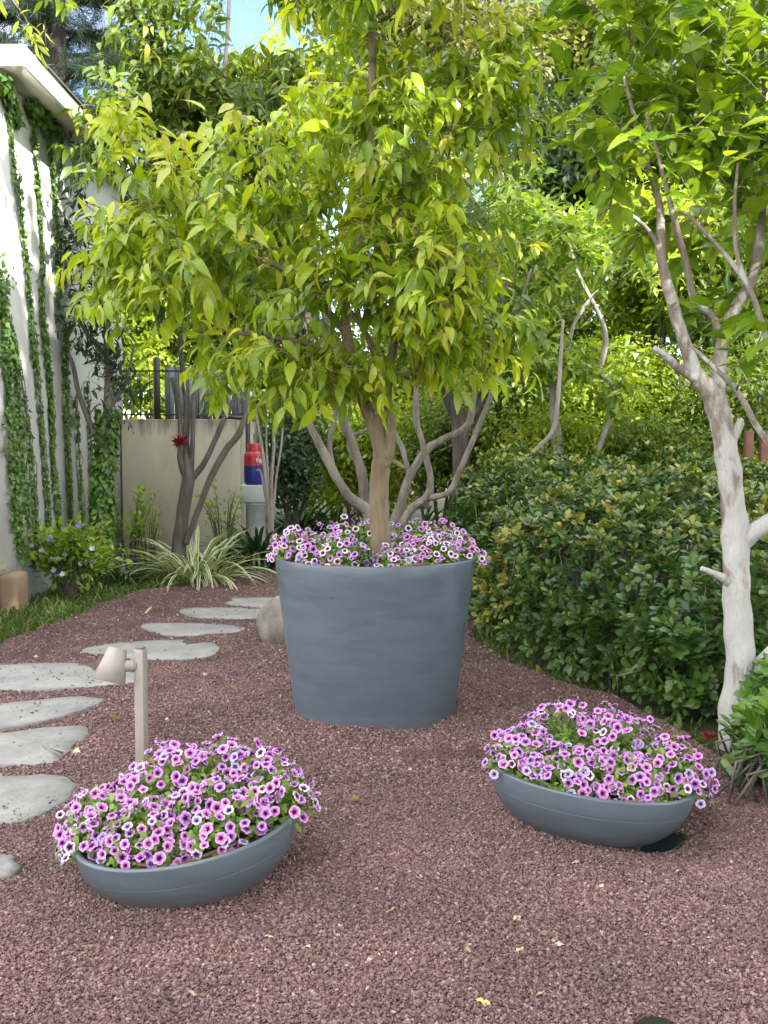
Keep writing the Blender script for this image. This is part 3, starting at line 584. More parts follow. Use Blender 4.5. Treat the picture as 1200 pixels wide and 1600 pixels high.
tY = pl_c[1] + .02; tb = P(596, 850, tY)
main_limbs = [
 [(596, 878, tY, .062), (594, 830, tY, .056), (592, 780, tY, .052), (594, 735, tY, .054), (597, 712, tY, .05), (586, 668, tY, .042), (566, 620, tY, .034), (548, 560, tY, .03), (540, 480, tY, .026), (560, 380, tY, .024), (580, 250, tY, .022), (582, 100, tY, .02), (579, 0, tY, .017), (580, -140, tY, .01)],
 [(597, 720, tY, .04), (608, 705, tY - .02, .032), (610, 660, tY - .02, .028), (606, 600, tY - .02, .024), (625, 500, tY - .1, .02), (660, 430, tY - .2, .014), (700, 380, tY - .25, .009)],
 [(588, 680, tY, .03), (590, 640, tY - .02, .025), (596, 590, tY - .05, .02), (570, 520, tY - .2, .014), (520, 450, tY - .3, .01)],
 [(540, 520, tY, .02), (470, 440, tY, .017), (390, 400, tY + .05, .013), (300, 390, tY, .008)],
 [(560, 400, tY, .018), (640, 320, tY + .1, .014), (720, 250, tY + .1, .01), (780, 200, tY + .1, .006)],
 [(600, 712, tY, .016), (618, 722, tY, .013), (632, 730, tY, .011), (634, 722, tY, .006)],
 [(548, 560, tY, .02), (450, 530, tY - .2, .013), (360, 520, tY - .25, .008)],
 [(606, 600, tY, .018), (690, 560, tY - .1, .012), (780, 530, tY, .007)]]
main_blobs = [(320, 400, tY, 190, 150, .7), (580, 480, tY - .3, 200, 130, .6), (620, 200, tY + .1, 150, 160, .6), (745, 520, tY, 90, 75, .55), (770, 190, tY + .1, 95, 110, .5),
 (440, 270, tY, 100, 110, .6), (590, -60, tY, 150, 110, .6), (320, 560, tY - .1, 75, 50, .45), (480, 560, tY - .35, 150, 60, .5), (650, 380, tY - .2, 150, 100, .6), (200, 350, tY + .1, 85, 90, .5), (700, 60, tY + .2, 130, 70, .5), (195, 215, tY, 75, 50, .35)]
tree('leafy_tree', 'yellow green leafy tree with tan trunk growing in tall blue planter', main_limbs, main_blobs, 960, T_ov, 'leaf_main', 'bark_main', .13, .30, 10, dict(a=.55, b_=.6, hang=.6, jit=.36, tipk=.16), base=np.array([tb[0], tb[1], rimz - .05]), rmax=.016, dirup=.05)

rY = 5.15
right_limbs = [
 [(1150, 1176, rY, .085), (1150, 1120, rY, .085), (1158, 1040, rY, .075), (1152, 960, rY, .066), (1150, 880, rY, .066), (1148, 820, rY, .064), (1142, 760, rY, .058), (1134, 700, rY, .056), (1122, 640, rY, .056), (1108, 610, rY, .052), (1088, 585, rY, .038), (1068, 530, rY, .031), (1050, 470, rY, .028), (1033, 400, rY, .024), (1030, 320, rY + .05, .018), (1000, 220, rY + .1, .012), (975, 120, rY + .1, .008)],
 [(1150, 880, rY, .05), (1160, 850, rY, .044), (1185, 826, rY - .03, .04), (1225, 800, rY - .05, .038), (1300, 740, rY - .1, .034), (1360, 620, rY - .1, .026), (1370, 420, rY, .02), (1340, 200, rY, .012)],
 [(1120, 640, rY, .042), (1122, 590, rY + .03, .036), (1130, 530, rY + .05, .034), (1150, 480, rY + .05, .03), (1180, 420, rY + .1, .026), (1192, 300, rY + .1, .02), (1196, 150, rY + .1, .014), (1180, 0, rY + .1, .01)],
 [(1130, 530, rY + .05, .026), (1108, 490, rY + .05, .022), (1085, 470, rY + .05, .02), (1072, 410, rY + .05, .018), (1050, 330, rY, .014), (1030, 250, rY, .010), (1010, 180, rY, .006)],
 [(1098, 598, rY, .022), (1066, 580, rY - .05, .02), (1040, 556, rY - .08, .017), (1022, 544, rY - .1, .014)],
 [(1152, 920, rY, .03), (1128, 902, rY - .04, .02), (1096, 888, rY - .06, .013)],
 [(1300, 780, rY - .3, .02), (1200, 690, rY - .3, .016), (1150, 610, rY - .3, .013), (1080, 540, rY - .2, .008)],
 [(1200, 535, rY - .2, .014), (1165, 440, rY - .2, .012), (1085, 345, rY - .15, .009), (1060, 330, rY - .1, .006)],
 [(1180, 470, rY - .2, .012), (1152, 400, rY - .2, .010), (1148, 320, rY - .2, .009), (1153, 255, rY - .2, .006)],
 [(1050, 470, rY, .014), (1020, 370, rY, .011), (965, 325, rY, .009), (935, 335, rY - .03, .006)],
 [(1138, 700, rY, .03), (1152, 672, rY - .02, .024), (1158, 655, rY - .03, .016)],
 [(1160, 1060, rY, .05), (1185, 1040, rY - .02, .04), (1215, 1010, rY - .04, .03), (1260, 960, rY, .02)]]
right_blobs = [(1030, 130, rY, 150, 120, .7), (1150, 230, rY, 110, 150, .7), (960, 180, rY, 75, 110, .4), (1100, -90, rY, 240, 110, .8), (1330, 150, rY, 170, 230, .8), (960, 40, rY, 110, 60, .5), (1080, 330, rY + .1, 110, 70, .5), (1150, 480, rY + .1, 80, 60, .4), (1150, 570, rY - .5, 40, 30, .15)]
tree('citrus_tree', 'whitewashed forked tree with glossy bright leaves at right frame edge', right_limbs, right_blobs, 390, T_cit, 'leaf_citrus', 'bark_white', .145, .32, 8, dict(a=.65, b_=.55, hang=.12, jit=.35, tipk=.12), rmax=.016, dirup=.3, lumps=.09)

# grey multi stemmed tree behind the planter
gY = 8.6
grey_limbs = [
 [(598, 985, gY, .11), (596, 930, gY, .10), (590, 850, gY, .09), (575, 800, gY, .06), (545, 775, gY - .05, .05), (520, 735, gY - .1, .046), (492, 680, gY - .1, .042), (468, 630, gY - .1, .04), (440, 580, gY - .1, .03), (400, 480, gY, .02)],
 [(590, 860, gY, .07), (572, 790, gY + .2, .055), (565, 740, gY + .2, .052), (550, 690, gY + .2, .05), (535, 650, gY + .2, .05), (520, 560, gY + .2, .04), (500, 420, gY + .2, .03)],
 [(520, 735, gY - .1, .03), (515, 690, gY, .026), (524, 645, gY, .024), (522, 560, gY, .02)],
 [(600, 850, gY, .06), (622, 800, gY + .1, .05), (640, 745, gY + .1, .045), (665, 705, gY + .1, .042), (690, 688, gY + .1, .04), (730, 665, gY + .1, .036), (740, 620, gY + .1, .032), (760, 540, gY, .025), (800, 420, gY, .016)],
 [(600, 870, gY, .06), (640, 800, gY - .1, .042), (668, 775, gY - .1, .04), (672, 745, gY - .1, .034), (662, 700, gY - .1, .032), (650, 650, gY - .1, .032), (652, 590, gY - .1, .028), (660, 460, gY, .02)],
 [(668, 778, gY - .1, .034), (700, 770, gY - .15, .032), (718, 735, gY - .15, .03), (742, 680, gY - .15, .027), (766, 620, gY - .15, .026), (790, 540, gY - .1, .02), (830, 420, gY, .012)],
 [(640, 745, gY + .1, .03), (628, 700, gY + .2, .028), (612, 660, gY + .2, .025), (600, 560, gY + .2, .02)],
 [(562, 730, gY + .2, .03), (545, 690, gY + .3, .026), (580, 668, gY + .3, .02)]]
tree('multi_stem_tree', 'grey barked tree with many spreading stems behind tall planter', grey_limbs, [(500, 420, gY, 150, 110, .7), (720, 420, gY, 160, 110, .7), (600, 250, gY, 220, 150, .8)], 300, T_ov, 'leaf_back', 'bark_grey', .14, .34, 8, dict(hang=.5, tipk=.06), thin=.78, lumps=.13)

# dark tree against the stucco wall
wY = 11.6
wall_limbs = [
 [(276, 905, wY, .11), (280, 850, wY, .10), (286, 800, wY, .09), (294, 745, wY, .085), (290, 690, wY, .05), (293, 640, wY, .045), (288, 600, wY, .04), (282, 520, wY, .035), (300, 400, wY, .03), (340, 250, wY - .4, .025), (348, 150, wY - .6, .03), (356, 40, wY - .6, .025), (360, -60, wY - .6, .015)],
 [(292, 750, wY, .05), (282, 720, wY - .05, .044), (282, 690, wY - .05, .036), (280, 640, wY, .03), (268, 590, wY, .025)],
 [(298, 745, wY, .04), (301, 690, wY - .05, .034), (302, 640, wY - .05, .03), (304, 600, wY, .026), (320, 500, wY, .02)],
 [(298, 750, wY, .05), (318, 725, wY, .04), (335, 690, wY, .036), (350, 655, wY, .034), (365, 625, wY, .03), (390, 560, wY, .022)],
 [(290, 850, wY - .05, .04), (305, 810, wY - .1, .04), (328, 750, wY - .12, .044), (352, 705, wY - .12, .046), (372, 680, wY - .12, .046), (378, 665, wY - .12, .04), (395, 620, wY, .02)]]
tree('wall_tree', 'dark trunked leafy tree before beige stucco wall', wall_limbs, [(330, 90, wY - .8, 130, 110, .9), (230, 190, wY - .8, 80, 90, .8), (440, 60, wY - .6, 70, 90, .7), (330, 250, wY - .6, 130, 110, .9), (300, 430, wY - .3, 110, 110, .8), (230, 60, wY - .8, 50, 60, .5), (440, -60, wY, 200, 60, .9), (400, 150, wY - .5, 90, 80, .8), (165, 245, wY - 1.2, 40, 65, .35), (405, 45, wY - .1, 55, 65, .6), (450, 95, wY + .1, 60, 40, .5)], 1020, T_ov, 'leaf_back', 'bark_dark', .175, .5, 10, dict(hang=.5, jit=.36, tipk=.06), rmax=.02, thin=.8)

# red air plant on the dark tree
c0 = P(281, 690, wY - .12); mb = MB(); n_ = 42; d = nz(rv(n_) + np.array([-.2, -.2, .1])); scatter(mb, leaf_tpl('lance', .3, 4, .2, .5), np.repeat(c0[None], n_, 0), d, nz(rv(n_)), .05 + .07 * rng.random(n_))
tag(mb.obj('air_plant', MT['red_bloom'], loc=c0), 'dark red spiky flower clump fixed on dark tree fork', 'air plant')

# ------------------------------------------------------------------ hedge and shrubs
def rosettes(mb, c, nrm, nl=8, size=.05, tipp=None, tilt=.75):
    M_ = len(c); a = rng.random((M_, 1)) * 6.28 + np.arange(nl)[None] * 2.4; t1 = nz(np.cross(nrm, rv(M_))); t2 = np.cross(nrm, t1)
    ph = tilt * (.35 + .9 * np.arange(nl) / nl)[None, :, None]
    d = (np.cos(a)[..., None] * t1[:, None] + np.sin(a)[..., None] * t2[:, None]) * np.sin(ph + .35) + nrm[:, None] * np.cos(ph + .35)
    d = d + rng.normal(size=d.shape) * .14; pos = c[:, None] - nrm[:, None] * (.035 * np.arange(nl) / nl)[None, :, None] + rng.normal(size=d.shape) * .006
    nn = np.repeat(nrm, nl, 0) + rv(M_ * nl, .15); kd = np.zeros((M_, nl))
    if tipp is not None: kd = (tipp[:, None] * np.clip(1 - np.arange(nl)[None] / nl * 1.5, 0, 1))
    rnd = np.clip(np.repeat(rng.random(M_) * .7, nl) + rng.random(M_ * nl) * .35, 0, 1)
    scatter(mb, T_ob, pos.reshape(-1, 3), d.reshape(-1, 3), nn, size * (.7 + .5 * rng.random(M_ * nl)), rnd, kd.ravel())
hed = np.array([G(*p)[:2] for p in [(742, 1004), (800, 1040), (880, 1070), (960, 1100), (1045, 1142)]]); hed += np.array([.06, .08])
hb = np.array([[hed[0, 0] + .0, 12.2], [4.6, 12.2], [4.6, hed[-1, 1] + .1]])
hpoly = np.vstack([hed, hb[::-1]])
def htop(x, y): return 1.04 + .06 * (y - 6.0) + .08 * np.sin(x * 2.7 + y) + .08 * np.sin(y * 2.1 - x * 1.7 + .6) + .05 * np.sin(x * 6 + y * 4) + .03 * np.sin(x * 13 - y * 9)
def poly_dist(poly, p):
    best = np.full(len(p), 1e9); nrm = np.zeros((len(p), 2))
    for i in range(len(poly)):
        a_, b_ = poly[i], poly[(i + 1) % len(poly)]; ab = b_ - a_; t = np.clip(((p - a_) @ ab) / (ab @ ab), 0, 1); q = a_ + t[:, None] * ab; dd = np.hypot(*(p - q).T)
        m_ = dd < best; best[m_] = dd[m_]; nrm[m_] = (q - p)[m_]
    return best, nz(nrm)
def hedge(label, name, poly, top, nr, size, tips, lm='leaf_hedge', nl=8, yellow=None):
    c2 = poly.mean(0); h = thing(name, label, 'hedge', (c2[0], c2[1], 0)); lo, hi = poly.min(0), poly.max(0)
    # points packed in a rounded volume, most of them in its outer 25 cm
    x = lo[0] + (hi[0] - lo[0]) * rng.random(nr * 5); y = lo[1] + (hi[1] - lo[1]) * rng.random(nr * 5); m_ = inside(poly, x, y); p = np.stack([x, y], -1)[m_]
    dist, nn = poly_dist(poly, p); dist = dist - .06 + .06 * np.sin(p[:, 0] * 8 + p[:, 1] * 5); zt = top(p[:, 0], p[:, 1]); ins = np.clip(dist / .5, 0, 1); zt = zt * (.5 + .45 * np.sqrt(1 - (1 - ins) ** 2)); z = .06 + (zt - .06) * rng.random(len(p)) ** .8
    depth = np.minimum(dist + .05 * rng.normal(size=len(p)), zt - z); keep = rng.random(len(p)) < np.exp(-np.clip(depth - .06, 0, 9) / .13); p, nn, z, zt, dist = p[keep], nn[keep], z[keep], zt[keep], dist[keep]
    w = np.clip((zt - z) / .3, 0, 1); n3 = np.concatenate([nn * w[:, None], (1.15 - w)[:, None] * np.ones((len(p), 1))], 1); n3 = nz(n3 + np.array([0, -.1, .25]) + rv(len(p), .35)); c = np.concatenate([p, z[:, None]], 1)
    # extra skin on the top and on the faces so that the wall of leaves closes
    k = min(len(c), nr); s_ = rng.permutation(len(c))[:k]; c, n3, zt, z = c[s_], n3[s_], zt[s_], z[s_]
    tp = np.where((zt - z < .10) & (zt > .85) & (rng.random(k) < tips), rng.random(k), 0)
    if yellow is not None: yd = np.linalg.norm((c - yellow[0]) / yellow[1], axis=1) < 1; tp = np.where(yd & (rng.random(k) < .6), .9, tp)
    mb = MB(); rosettes(mb, c, n3, nl, size, tp); fo = mb.obj('foliage', MT[lm], h)
    mb = MB(); ks = rng.permutation(k)[:min(k, 420)]
    for i in ks:
        q = c[i]; b_ = np.array([c2[0] + (q[0] - c2[0]) * .88 + rng.normal() * .1, c2[1] + (q[1] - c2[1]) * .88 + rng.normal() * .1, -.02]); mid = b_ * .5 + q * .5 + np.array([rng.normal() * .06, rng.normal() * .06, .05]); tube(mb, np.array([b_, mid, q - n3[i] * .03]), [.008, .006, .003], 5)
    mb.obj('stems', MT['bark_grey'], h); return h
hedge('dense clipped dark green hedge with bronze tips right of planter', 'hedge', hpoly, htop, 8200, .074, .7, yellow=(np.array([hed[0, 0] + .12, hed[0, 1], .45]), np.array([.35, .6, .45])))
sp_ = np.array([G(*p)[:2] for p in [(1140, 1215), (1175, 1268), (1250, 1310), (1420, 1240), (1400, 1110), (1200, 1110)]])
hedge('low glossy bright green shrub at foot of white trunk', 'shrub', sp_, lambda x, y: .52 + .1 * np.sin(x * 5) +   .06 * np.sin(y * 9), 520, .085, .0, nl=8, lm='leaf_gloss')

# ------------------------------------------------------------------ house
HX = -3.38
house = thing('house', 'white rendered house with pale green eaves and hanging vines', 'house', (HX - 1, 10.5, 0))
zE = 4.72; y0, y1 = 7.0, 13.75
mb = MB(); box(mb, (HX - 2.0, (y0 + y1) / 2, 2.4), (4.0, y1 - y0, 5.0)); mb.obj('wall', MT['house'], house)
ye = 9.32
mb = MB(); box(mb, (HX + .13, (ye + 13.9) / 2, zE + .03), (.27, 13.9 - ye, .04)); mb.obj('soffit', MT['soffit'], house)
mb = MB(); box(mb, (HX + .28, (ye + 13.9) / 2, zE + .09), (.03, 13.9 - ye, .18)); box(mb, (HX + .0, ye - .012, zE + .09), (.59, .022, .18)); bevel(mb.obj('fascia', MT['fascia'], house))
mb = MB(); c_ = [(HX + .31, ye + .3, zE + .183), (HX + .31, 13.95, zE + .183), (HX - 2.5, 13.95, zE + .24), (HX - 2.5, ye + .3, zE + .24)]
V = np.array(c_ + [(a_, b_, z + .028) for a_, b_, z in c_]); V[:4, 2] += .001
mb.add(V, [[0, 3, 2, 1], [4, 5, 6, 7], [0, 1, 5, 4], [1, 2, 6, 5], [2, 3, 7, 6], [3, 0, 4, 7]]); mb.obj('roof', MT['roof'], house)
mb = MB(); pb = G(8, 945); box(mb, (HX + .09, 9.32, .16), (.17, .34, .36)); bevel(tag(mb.obj('plinth_block', MT['terracotta'], loc=(HX + .16, 9.55, 0)), 'low weathered tan block at foot of white house wall', 'block'), .05, 4)

# stucco wall and what stands on and behind it
sY = 13.55; xl_, xr_ = HX + .015, P(376, 700, sY)[0]; zW = P(280, 655, sY)[2]
swall = thing('stucco_wall', 'stained beige stucco wall beside white house', 'wall', ((xl_ + xr_) / 2, sY + .15, 0))
mb = MB(); box(mb, ((xl_ + xr_) / 2, sY + .15, zW / 2), (xr_ - xl_, .3, zW)); bevel(mb.obj('wall_face', MT['stucco'], swall), .012)
mb = MB(); box(mb, (xr_ + .06, sY + .45, zW / 2 - .01), (.12, .9, zW - .02)); bevel(mb.obj('wall_return', MT['stucco'], swall), .012)
rail = thing('metal_railing', 'thin dark metal railing on top of stucco wall', 'railing', ((xl_ + xr_) / 2, sY + .15, zW))
mb = MB()
for z in (zW + .06, zW + .62): box(mb, ((xl_ + xr_) / 2, sY + .12, z), (xr_ - xl_, .02, .018))
mb.obj('rail', MT['dark_metal'], rail); mb = MB()
for x in np.arange(xl_ + .1, xr_, .125): tube(mb, np.array([[x, sY + .12, zW - .01], [x, sY + .12, zW + .62]]), .006, 6)
mb.obj('bars', MT['dark_metal'], rail)
mb = MB(); x0 = P(247, 600, sY)[0]; x1 = P(384, 600, sY)[0]; k = 9
for i in range(k): w = (x1 - x0) / k; box(mb, (x0 + w * (i + .5), sY + .42 + .006 * (i % 2), zW + .22), (w - .004, .02, .95))
tag(mb.obj('fence', MT['grey_panel'], loc=((x0 + x1) / 2, sY + .4, zW)), 'grey sheet fence standing behind metal railing', 'fence')
mb = MB(); a_ = P(237, 600, sY); tube(mb, np.array([[a_[0], sY + .3, zW - .3], [a_[0], sY + .3, zW + .8]]), .045, 12); tag(mb.obj('fence_post', MT['dark_metal'], loc=(a_[0], sY + .3, zW)), 'black post behind stucco wall next to white house', 'post')

gcY = 12.9; gp = P(397, 725, gcY); gz0 = P(397, 757, gcY)[2]; gz1 = P(397, 693, gcY)[2]
mb = MB(); bz0 = P(395, 785, gcY)[2]
box(mb, (gp[0], gcY, (gz0 + bz0) / 2), (.32, .3, gz0 - bz0 - .004)); ub = bevel(mb.obj('utility_box', MT['box_paint'], loc=(gp[0], gcY, bz0)), .012); tag(ub, 'pale grey metal box carrying the red and blue cylinder', 'box')
mb = MB(); lathe(mb, [(.115, -.02), (.115, bz0 - .03), (.13, bz0 - .028), (.13, bz0 - .003), (.001, bz0 - .003)], 32, (gp[0] + .02, gcY, 0)); tag(mb.obj('white_pillar', MT['white_paint'], loc=(gp[0] + .02, gcY, 0)), 'round white pillar under pale grey box', 'pillar')
gas = thing('gas_cylinder', 'red and blue gas cylinder standing on pale box', 'gas cylinder', (gp[0], gcY, gz0))
R_ = .125; hg = gz1 - gz0; mb = MB(); lathe(mb, [(.001, 0), (R_ * .8, 0), (R_ * .97, .03), (R_, .06), (R_, hg * .46)], 40, (gp[0], gcY, gz0)); mb.obj('lower_body', MT['blue'], gas)
mb = MB(); lathe(mb, [(R_, hg * .46), (R_, hg * .68), (R_ * .96, hg * .74), (R_ * .8, hg * .79), (R_ * .45, hg * .82), (.001, hg * .82)], 40, (gp[0], gcY, gz0)); mb.obj('upper_body', MT['red'], gas)
mb = MB(); lathe(mb, [(R_ * .62, hg * .79), (R_ * .66, hg * .995), (R_ * .62, hg), (R_ * .58, hg * .99), (R_ * .56, hg * .81)], 32, (gp[0], gcY, gz0)); mb.obj('collar', MT['red'], gas)
mb = MB(); th = np.linspace(0, 1, 40)
for k_, (a0, zc) in enumerate(((-1.25, .60), (-1.0, .58), (-.75, .57))):
    an = a0 + .2 * th; zz = gz0 + hg * (zc + .05 * np.sin(th * 15 + k_)); tube(mb, np.stack([gp[0] + (R_ + .001) * np.cos(an), gcY + (R_ + .001) * np.sin(an), zz], -1), .004, 4)
mb.obj('lettering', MT['white_paint'], gas)
mb = MB(); q = P(387, 640, 13.3); tube(mb, np.array([[q[0], 13.3, -.02], [q[0], 13.3, zW + .02]]), .03, 10); tube(mb, np.array([[q[0], 13.3, zW], [q[0] - .35, 13.32, zW + .03]]), .025, 10); tag(mb.obj('drain_pipe', MT['dark_metal'], loc=(q[0], 13.3, 0)), 'black upright pipe between stucco wall and gas cylinder', 'pipe')

# ------------------------------------------------------------------ vines on the house
T_ivy = [leaf_tpl('ivy', .85, 5, .12, .35), leaf_tpl('ivy', .75, 5, .2, .6)]
def vine(label, pts, wid=.08, dens=95, size=.048):
    wid = wid * .52; dens = dens * .8; p = np.array([W(x, y, HX + .03) for x, y in pts]); p[:, 2] = np.clip(p[:, 2], .05, zE - .05); c, _ = smooth_path(p, np.ones(len(p)), 8)
    t = thing('climbing_vine', label, 'vine', c[-1], 'vines hanging on the house wall'); mb = MB(); tube(mb, c, .007, 6)
    tube(mb, c + np.array([.01, .03, 0]) + rv(len(c), .008), .004, 5); mb.obj('stem', MT['bark_dark'], t)
    seg = np.linalg.norm(np.diff(c, axis=0), axis=1); n_ = int(seg.sum() * dens); u = np.sort(rng.random(n_)) * seg.sum(); cs = np.concatenate([[0], np.cumsum(seg)]); pos = np.stack([np.interp(u, cs, c[:, i]) for i in range(3)], -1)
    wv = wid * (.75 + .4 * np.sin(u * 3.1 + c[0, 1] * 5) + .25 * np.sin(u * 9)); pos[:, 1] += rng.normal(size=n_) * wv * .8; pos[:, 0] += np.abs(rng.normal(size=n_)) * wv * .35 - .01; pos[:, 2] += rng.normal(size=n_) * .03
    d = nz(np.array([.3, -.1, -.75]) + rv(n_, .42)); nn = nz(np.array([1, -.45, .4]) + rv(n_, .35)); mb = MB(); scatter(mb, T_ivy, pos, d, nn, size * (.6 + .7 * rng.random(n_))); mb.obj('foliage', MT['leaf_ivy'], t)
for lab, pts, w, dn in [
 ('leafy vine strand running down from roof corner, leftmost below the eaves', [(10, 118), (20, 230), (32, 330), (42, 420), (48, 480), (52, 560)], .075, 230),
 ('vine strand hanging under middle of eaves on white wall', [(52, 150), (56, 240), (63, 330), (67, 400), (66, 480), (78, 600), (84, 700)], .075, 230),
 ('thick vine strand hanging under far part of eaves', [(72, 165), (80, 240), (86, 310), (90, 370), (92, 480)], .085, 230),
 ('short thin vine strand at far end of eaves', [(96, 200), (97, 250), (94, 300)], .05, 160),
 ('broad mass of vine covering house wall at left frame edge', [(-12, 400), (4, 480), (10, 560), (18, 680), (26, 800), (34, 872)], .2, 620),
 ('slanting vine strand next to the broad vine mass', [(14, 490), (24, 560), (34, 690), (46, 800), (52, 880)], .06, 210),
 ('thin vine strand left of the paired strands on white wall', [(22, 520), (40, 640), (52, 740), (58, 850)], .045, 170),
 ('left strand of the paired vines in middle of white wall', [(52, 510), (60, 600), (70, 720), (80, 870)], .06, 230),
 ('right strand of the paired vines in middle of white wall', [(72, 520), (80, 620), (84, 720), (96, 850)], .06, 230),
 ('dense vine strand with straight stem near pomegranate tree', [(102, 510), (104, 620), (108, 740), (116, 868)], .085, 300),
 ('sparse vine strand just before pomegranate trunk', [(118, 620), (124, 720), (132, 850)], .05, 150),
 ('thin vine strand behind pomegranate trunk', [(136, 600), (142, 700), (146, 840)], .06, 190)]:
    vine(lab, pts, w, dn)
for lab, pts, w in [('dark vine clump spreading under roof corner', [(-5, 120), (12, 150), (30, 190)], .25), ('dark vine clump tucked under middle of eaves', [(45, 150), (60, 175), (85, 185)], .17)]:
    vine(lab, pts, w, 620, .07)

# pomegranate by the house
pY = 11.2
tree('pomegranate_tree', 'dark leaved pomegranate tree with vine wrapped trunk by house wall', [
 [(158, 905, pY, .06), (158, 840, pY, .06), (160, 760, pY, .058), (165, 690, pY, .055), (170, 620, pY, .05), (168, 540, pY, .04), (160, 450, pY, .03), (150, 360, pY, .02)],
 [(160, 700, pY, .035), (140, 660, pY, .03), (122, 610, pY, .026), (110, 560, pY, .022), (75, 520, pY, .014), (30, 490, pY, .008)],
 [(168, 560, pY, .03), (125, 500, pY, .02), (128, 430, pY, .015)], [(170, 640, pY, .025), (195, 600, pY, .018), (210, 540, pY, .01)]],
 [(150, 480, pY, 55, 90, .45), (185, 600, pY, 35, 60, .35), (125, 380, pY, 45, 60, .35), (50, 500, pY, 45, 40, .25), (120, 270, pY, 16, 70, .2), (45, 400, pY, 35, 30, .2)], 240, T_lan, 'leaf_dark', 'bark_grey', .13, .34, 7, dict(hang=.3, jit=.4))
pom = bpy.data.objects['pomegranate_tree']
for x, y in ((27, 375), (58, 376)):
    c0 = P(x, y, pY - .05); mb = MB(); lathe(mb, [(.001, -.032), (.018, -.028), (.031, -.008), (.03, .01), (.016, .028), (.009, .032), (.013, .046), (.001, .04)], 20, c0, rot('X', 160)); mb.obj('fruit', MT['fruit'], pom)
mb = MB(); n_ = 1500; u = rng.random(n_); z = .1 + u * 1.75; an = rng.random(n_) * 6.28; lim = px([(158, 905, pY, .06), (158, 840, pY, .06), (160, 760, pY, .058), (165, 690, pY, .055), (170, 620, pY, .05)])[0]
xx = np.interp(z, lim[:, 2], lim[:, 0]); r_ = .075 + .05 * rng.random(n_); pos = np.stack([xx + r_ * np.cos(an), pY + r_ * np.sin(an), z], -1); out_ = np.stack([np.cos(an), np.sin(an), 0 * an], -1)
scatter(mb, T_ivy, pos, nz(out_ * .4 + np.array([0, 0, -.8]) + rv(n_, .4)), nz(out_ + rv(n_, .3) + np.array([0, 0, .4])), .045 + .035 * rng.random(n_))
tag(mb.obj('trunk_vine', MT['leaf_ivy'], loc=(pom.location.x, pY, 0)), 'vine leaves wrapped round pomegranate trunk', 'vine')

# ------------------------------------------------------------------ clumps, small shrubs, grass
T_bl = [leaf_tpl('blade', .05, 8, .3, 1.7), leaf_tpl('blade', .045, 8, .3, 2.3), leaf_tpl('blade', .055, 8, .3, 1.2)]
def clump(name, label, cat, c, n_, L, m_, tilt=.55, width=None, group=None, spread=.1):
    mb = MB(); a = rng.random(n_) * 6.28; h = np.stack([np.cos(a), np.sin(a), 0 * a], -1); tl = np.abs(rng.normal(size=n_)) * tilt + .15
    d = nz(h * np.sin(tl)[:, None] + np.array([0, 0, 1.]) * np.cos(tl)[:, None]); pos = c + h * (rng.random((n_, 1)) * spread) + np.array([0, 0, -.02]); nn = np.cross(np.cross(d, np.array([0, 0, 1.]) + h * .01), d) * 1.0
    nn = nz(-h * np.cos(tl)[:, None] + np.array([0, 0, 1.]) * np.sin(tl)[:, None] + rv(n_, .12)); T = T_bl if width is None else [(v * np.array([1, width, 1]), q, cc) for v, q, cc in T_bl]
    scatter(mb, T, pos, d, nn, L * (.55 + .6 * rng.random(n_))); return tag(mb.obj(name, MT[m_], loc=c), label, cat, group)
g = G(300, 912); g[2] = 0; clump('spider_plant', 'variegated cream striped grassy clump in front of dark wall tree', 'spider plant', g + np.array([0, .25, 0]), 190, .95, 'leaf_spider', .75, .75, spread=.3)
for i, (x, y, n_, L, lab) in enumerate([(405, 885, 230, .85, 'dark strappy lilyturf clump below the gas cylinder'), (470, 850, 240, 1.0, 'dark lilyturf clump left behind tall planter'), (520, 840, 200, .9, 'dark lilyturf clump beside grey stems behind planter'), (655, 860, 190, .95, 'dark lilyturf clump between grey stems and hedge'), (195, 915, 110, .45, 'short dark lilyturf tuft left of striped clump')]):
    g = G(x, y); g[2] = 0; clump('lilyturf', lab, 'lilyturf', g, n_, L, 'leaf_lily', .5, .9, 'dark lilyturf clumps', .22)
def shrub(name, label, c, h, w, nst, nlf, T, lm, size, cat='shrub', flowers=None, group=None, bm='bark_dark'):
    t = thing(name, label, cat, c, group); mb = MB(); tips = []
    for i in range(nst):
        a = rng.random() * 6.28; r = w * (.3 + .7 * rng.random()); e = c + np.array([math.cos(a) * r, math.sin(a) * r * .7, h * (.55 + .45 * rng.random())]); mid = c * .45 + e * .55 + np.array([0, 0, h * .12]); p, rr = smooth_path(np.array([c + np.array([math.cos(a), math.sin(a), 0]) * .04 - np.array([0, 0, .03]), mid, e]), [.009, .006, .002], 6); tube(mb, p, rr, 5); tips.append(p[4:])
    tips = np.vstack(tips); mb.obj('stems', MT[bm], t); k = rng.integers(0, len(tips), nlf); pos = tips[k] + rv(nlf, w * .10); d = nz(nz(pos - c - np.array([0, 0, h * .3])) * .7 + rv(nlf, .5)); mb = MB(); scatter(mb, T, pos, d, nz(np.array([0, -.2, 1.]) + rv(nlf, .4)), size * (.6 + .7 * rng.random(nlf))); mb.obj('foliage', MT[lm], t)
    if flowers:
        for i in range(flowers):
            q = tips[rng.integers(len(tips))] + np.array([rng.normal() * .04, -.08 - .05 * rng.random(), .03]); mb = MB(); a = np.arange(5) * 1.257 + rng.random(); d = np.stack([np.cos(a), np.sin(a) * .5 - .3, np.sin(a) * .8], -1); scatter(mb, leaf_tpl('obov', .8, 3, .05, .2), np.repeat(q[None], 5, 0), nz(d), np.repeat([[0, -1., .5]], 5, 0), .03, rng.random()); mb.obj('flower', MT['violet_petal'], t)
    return t
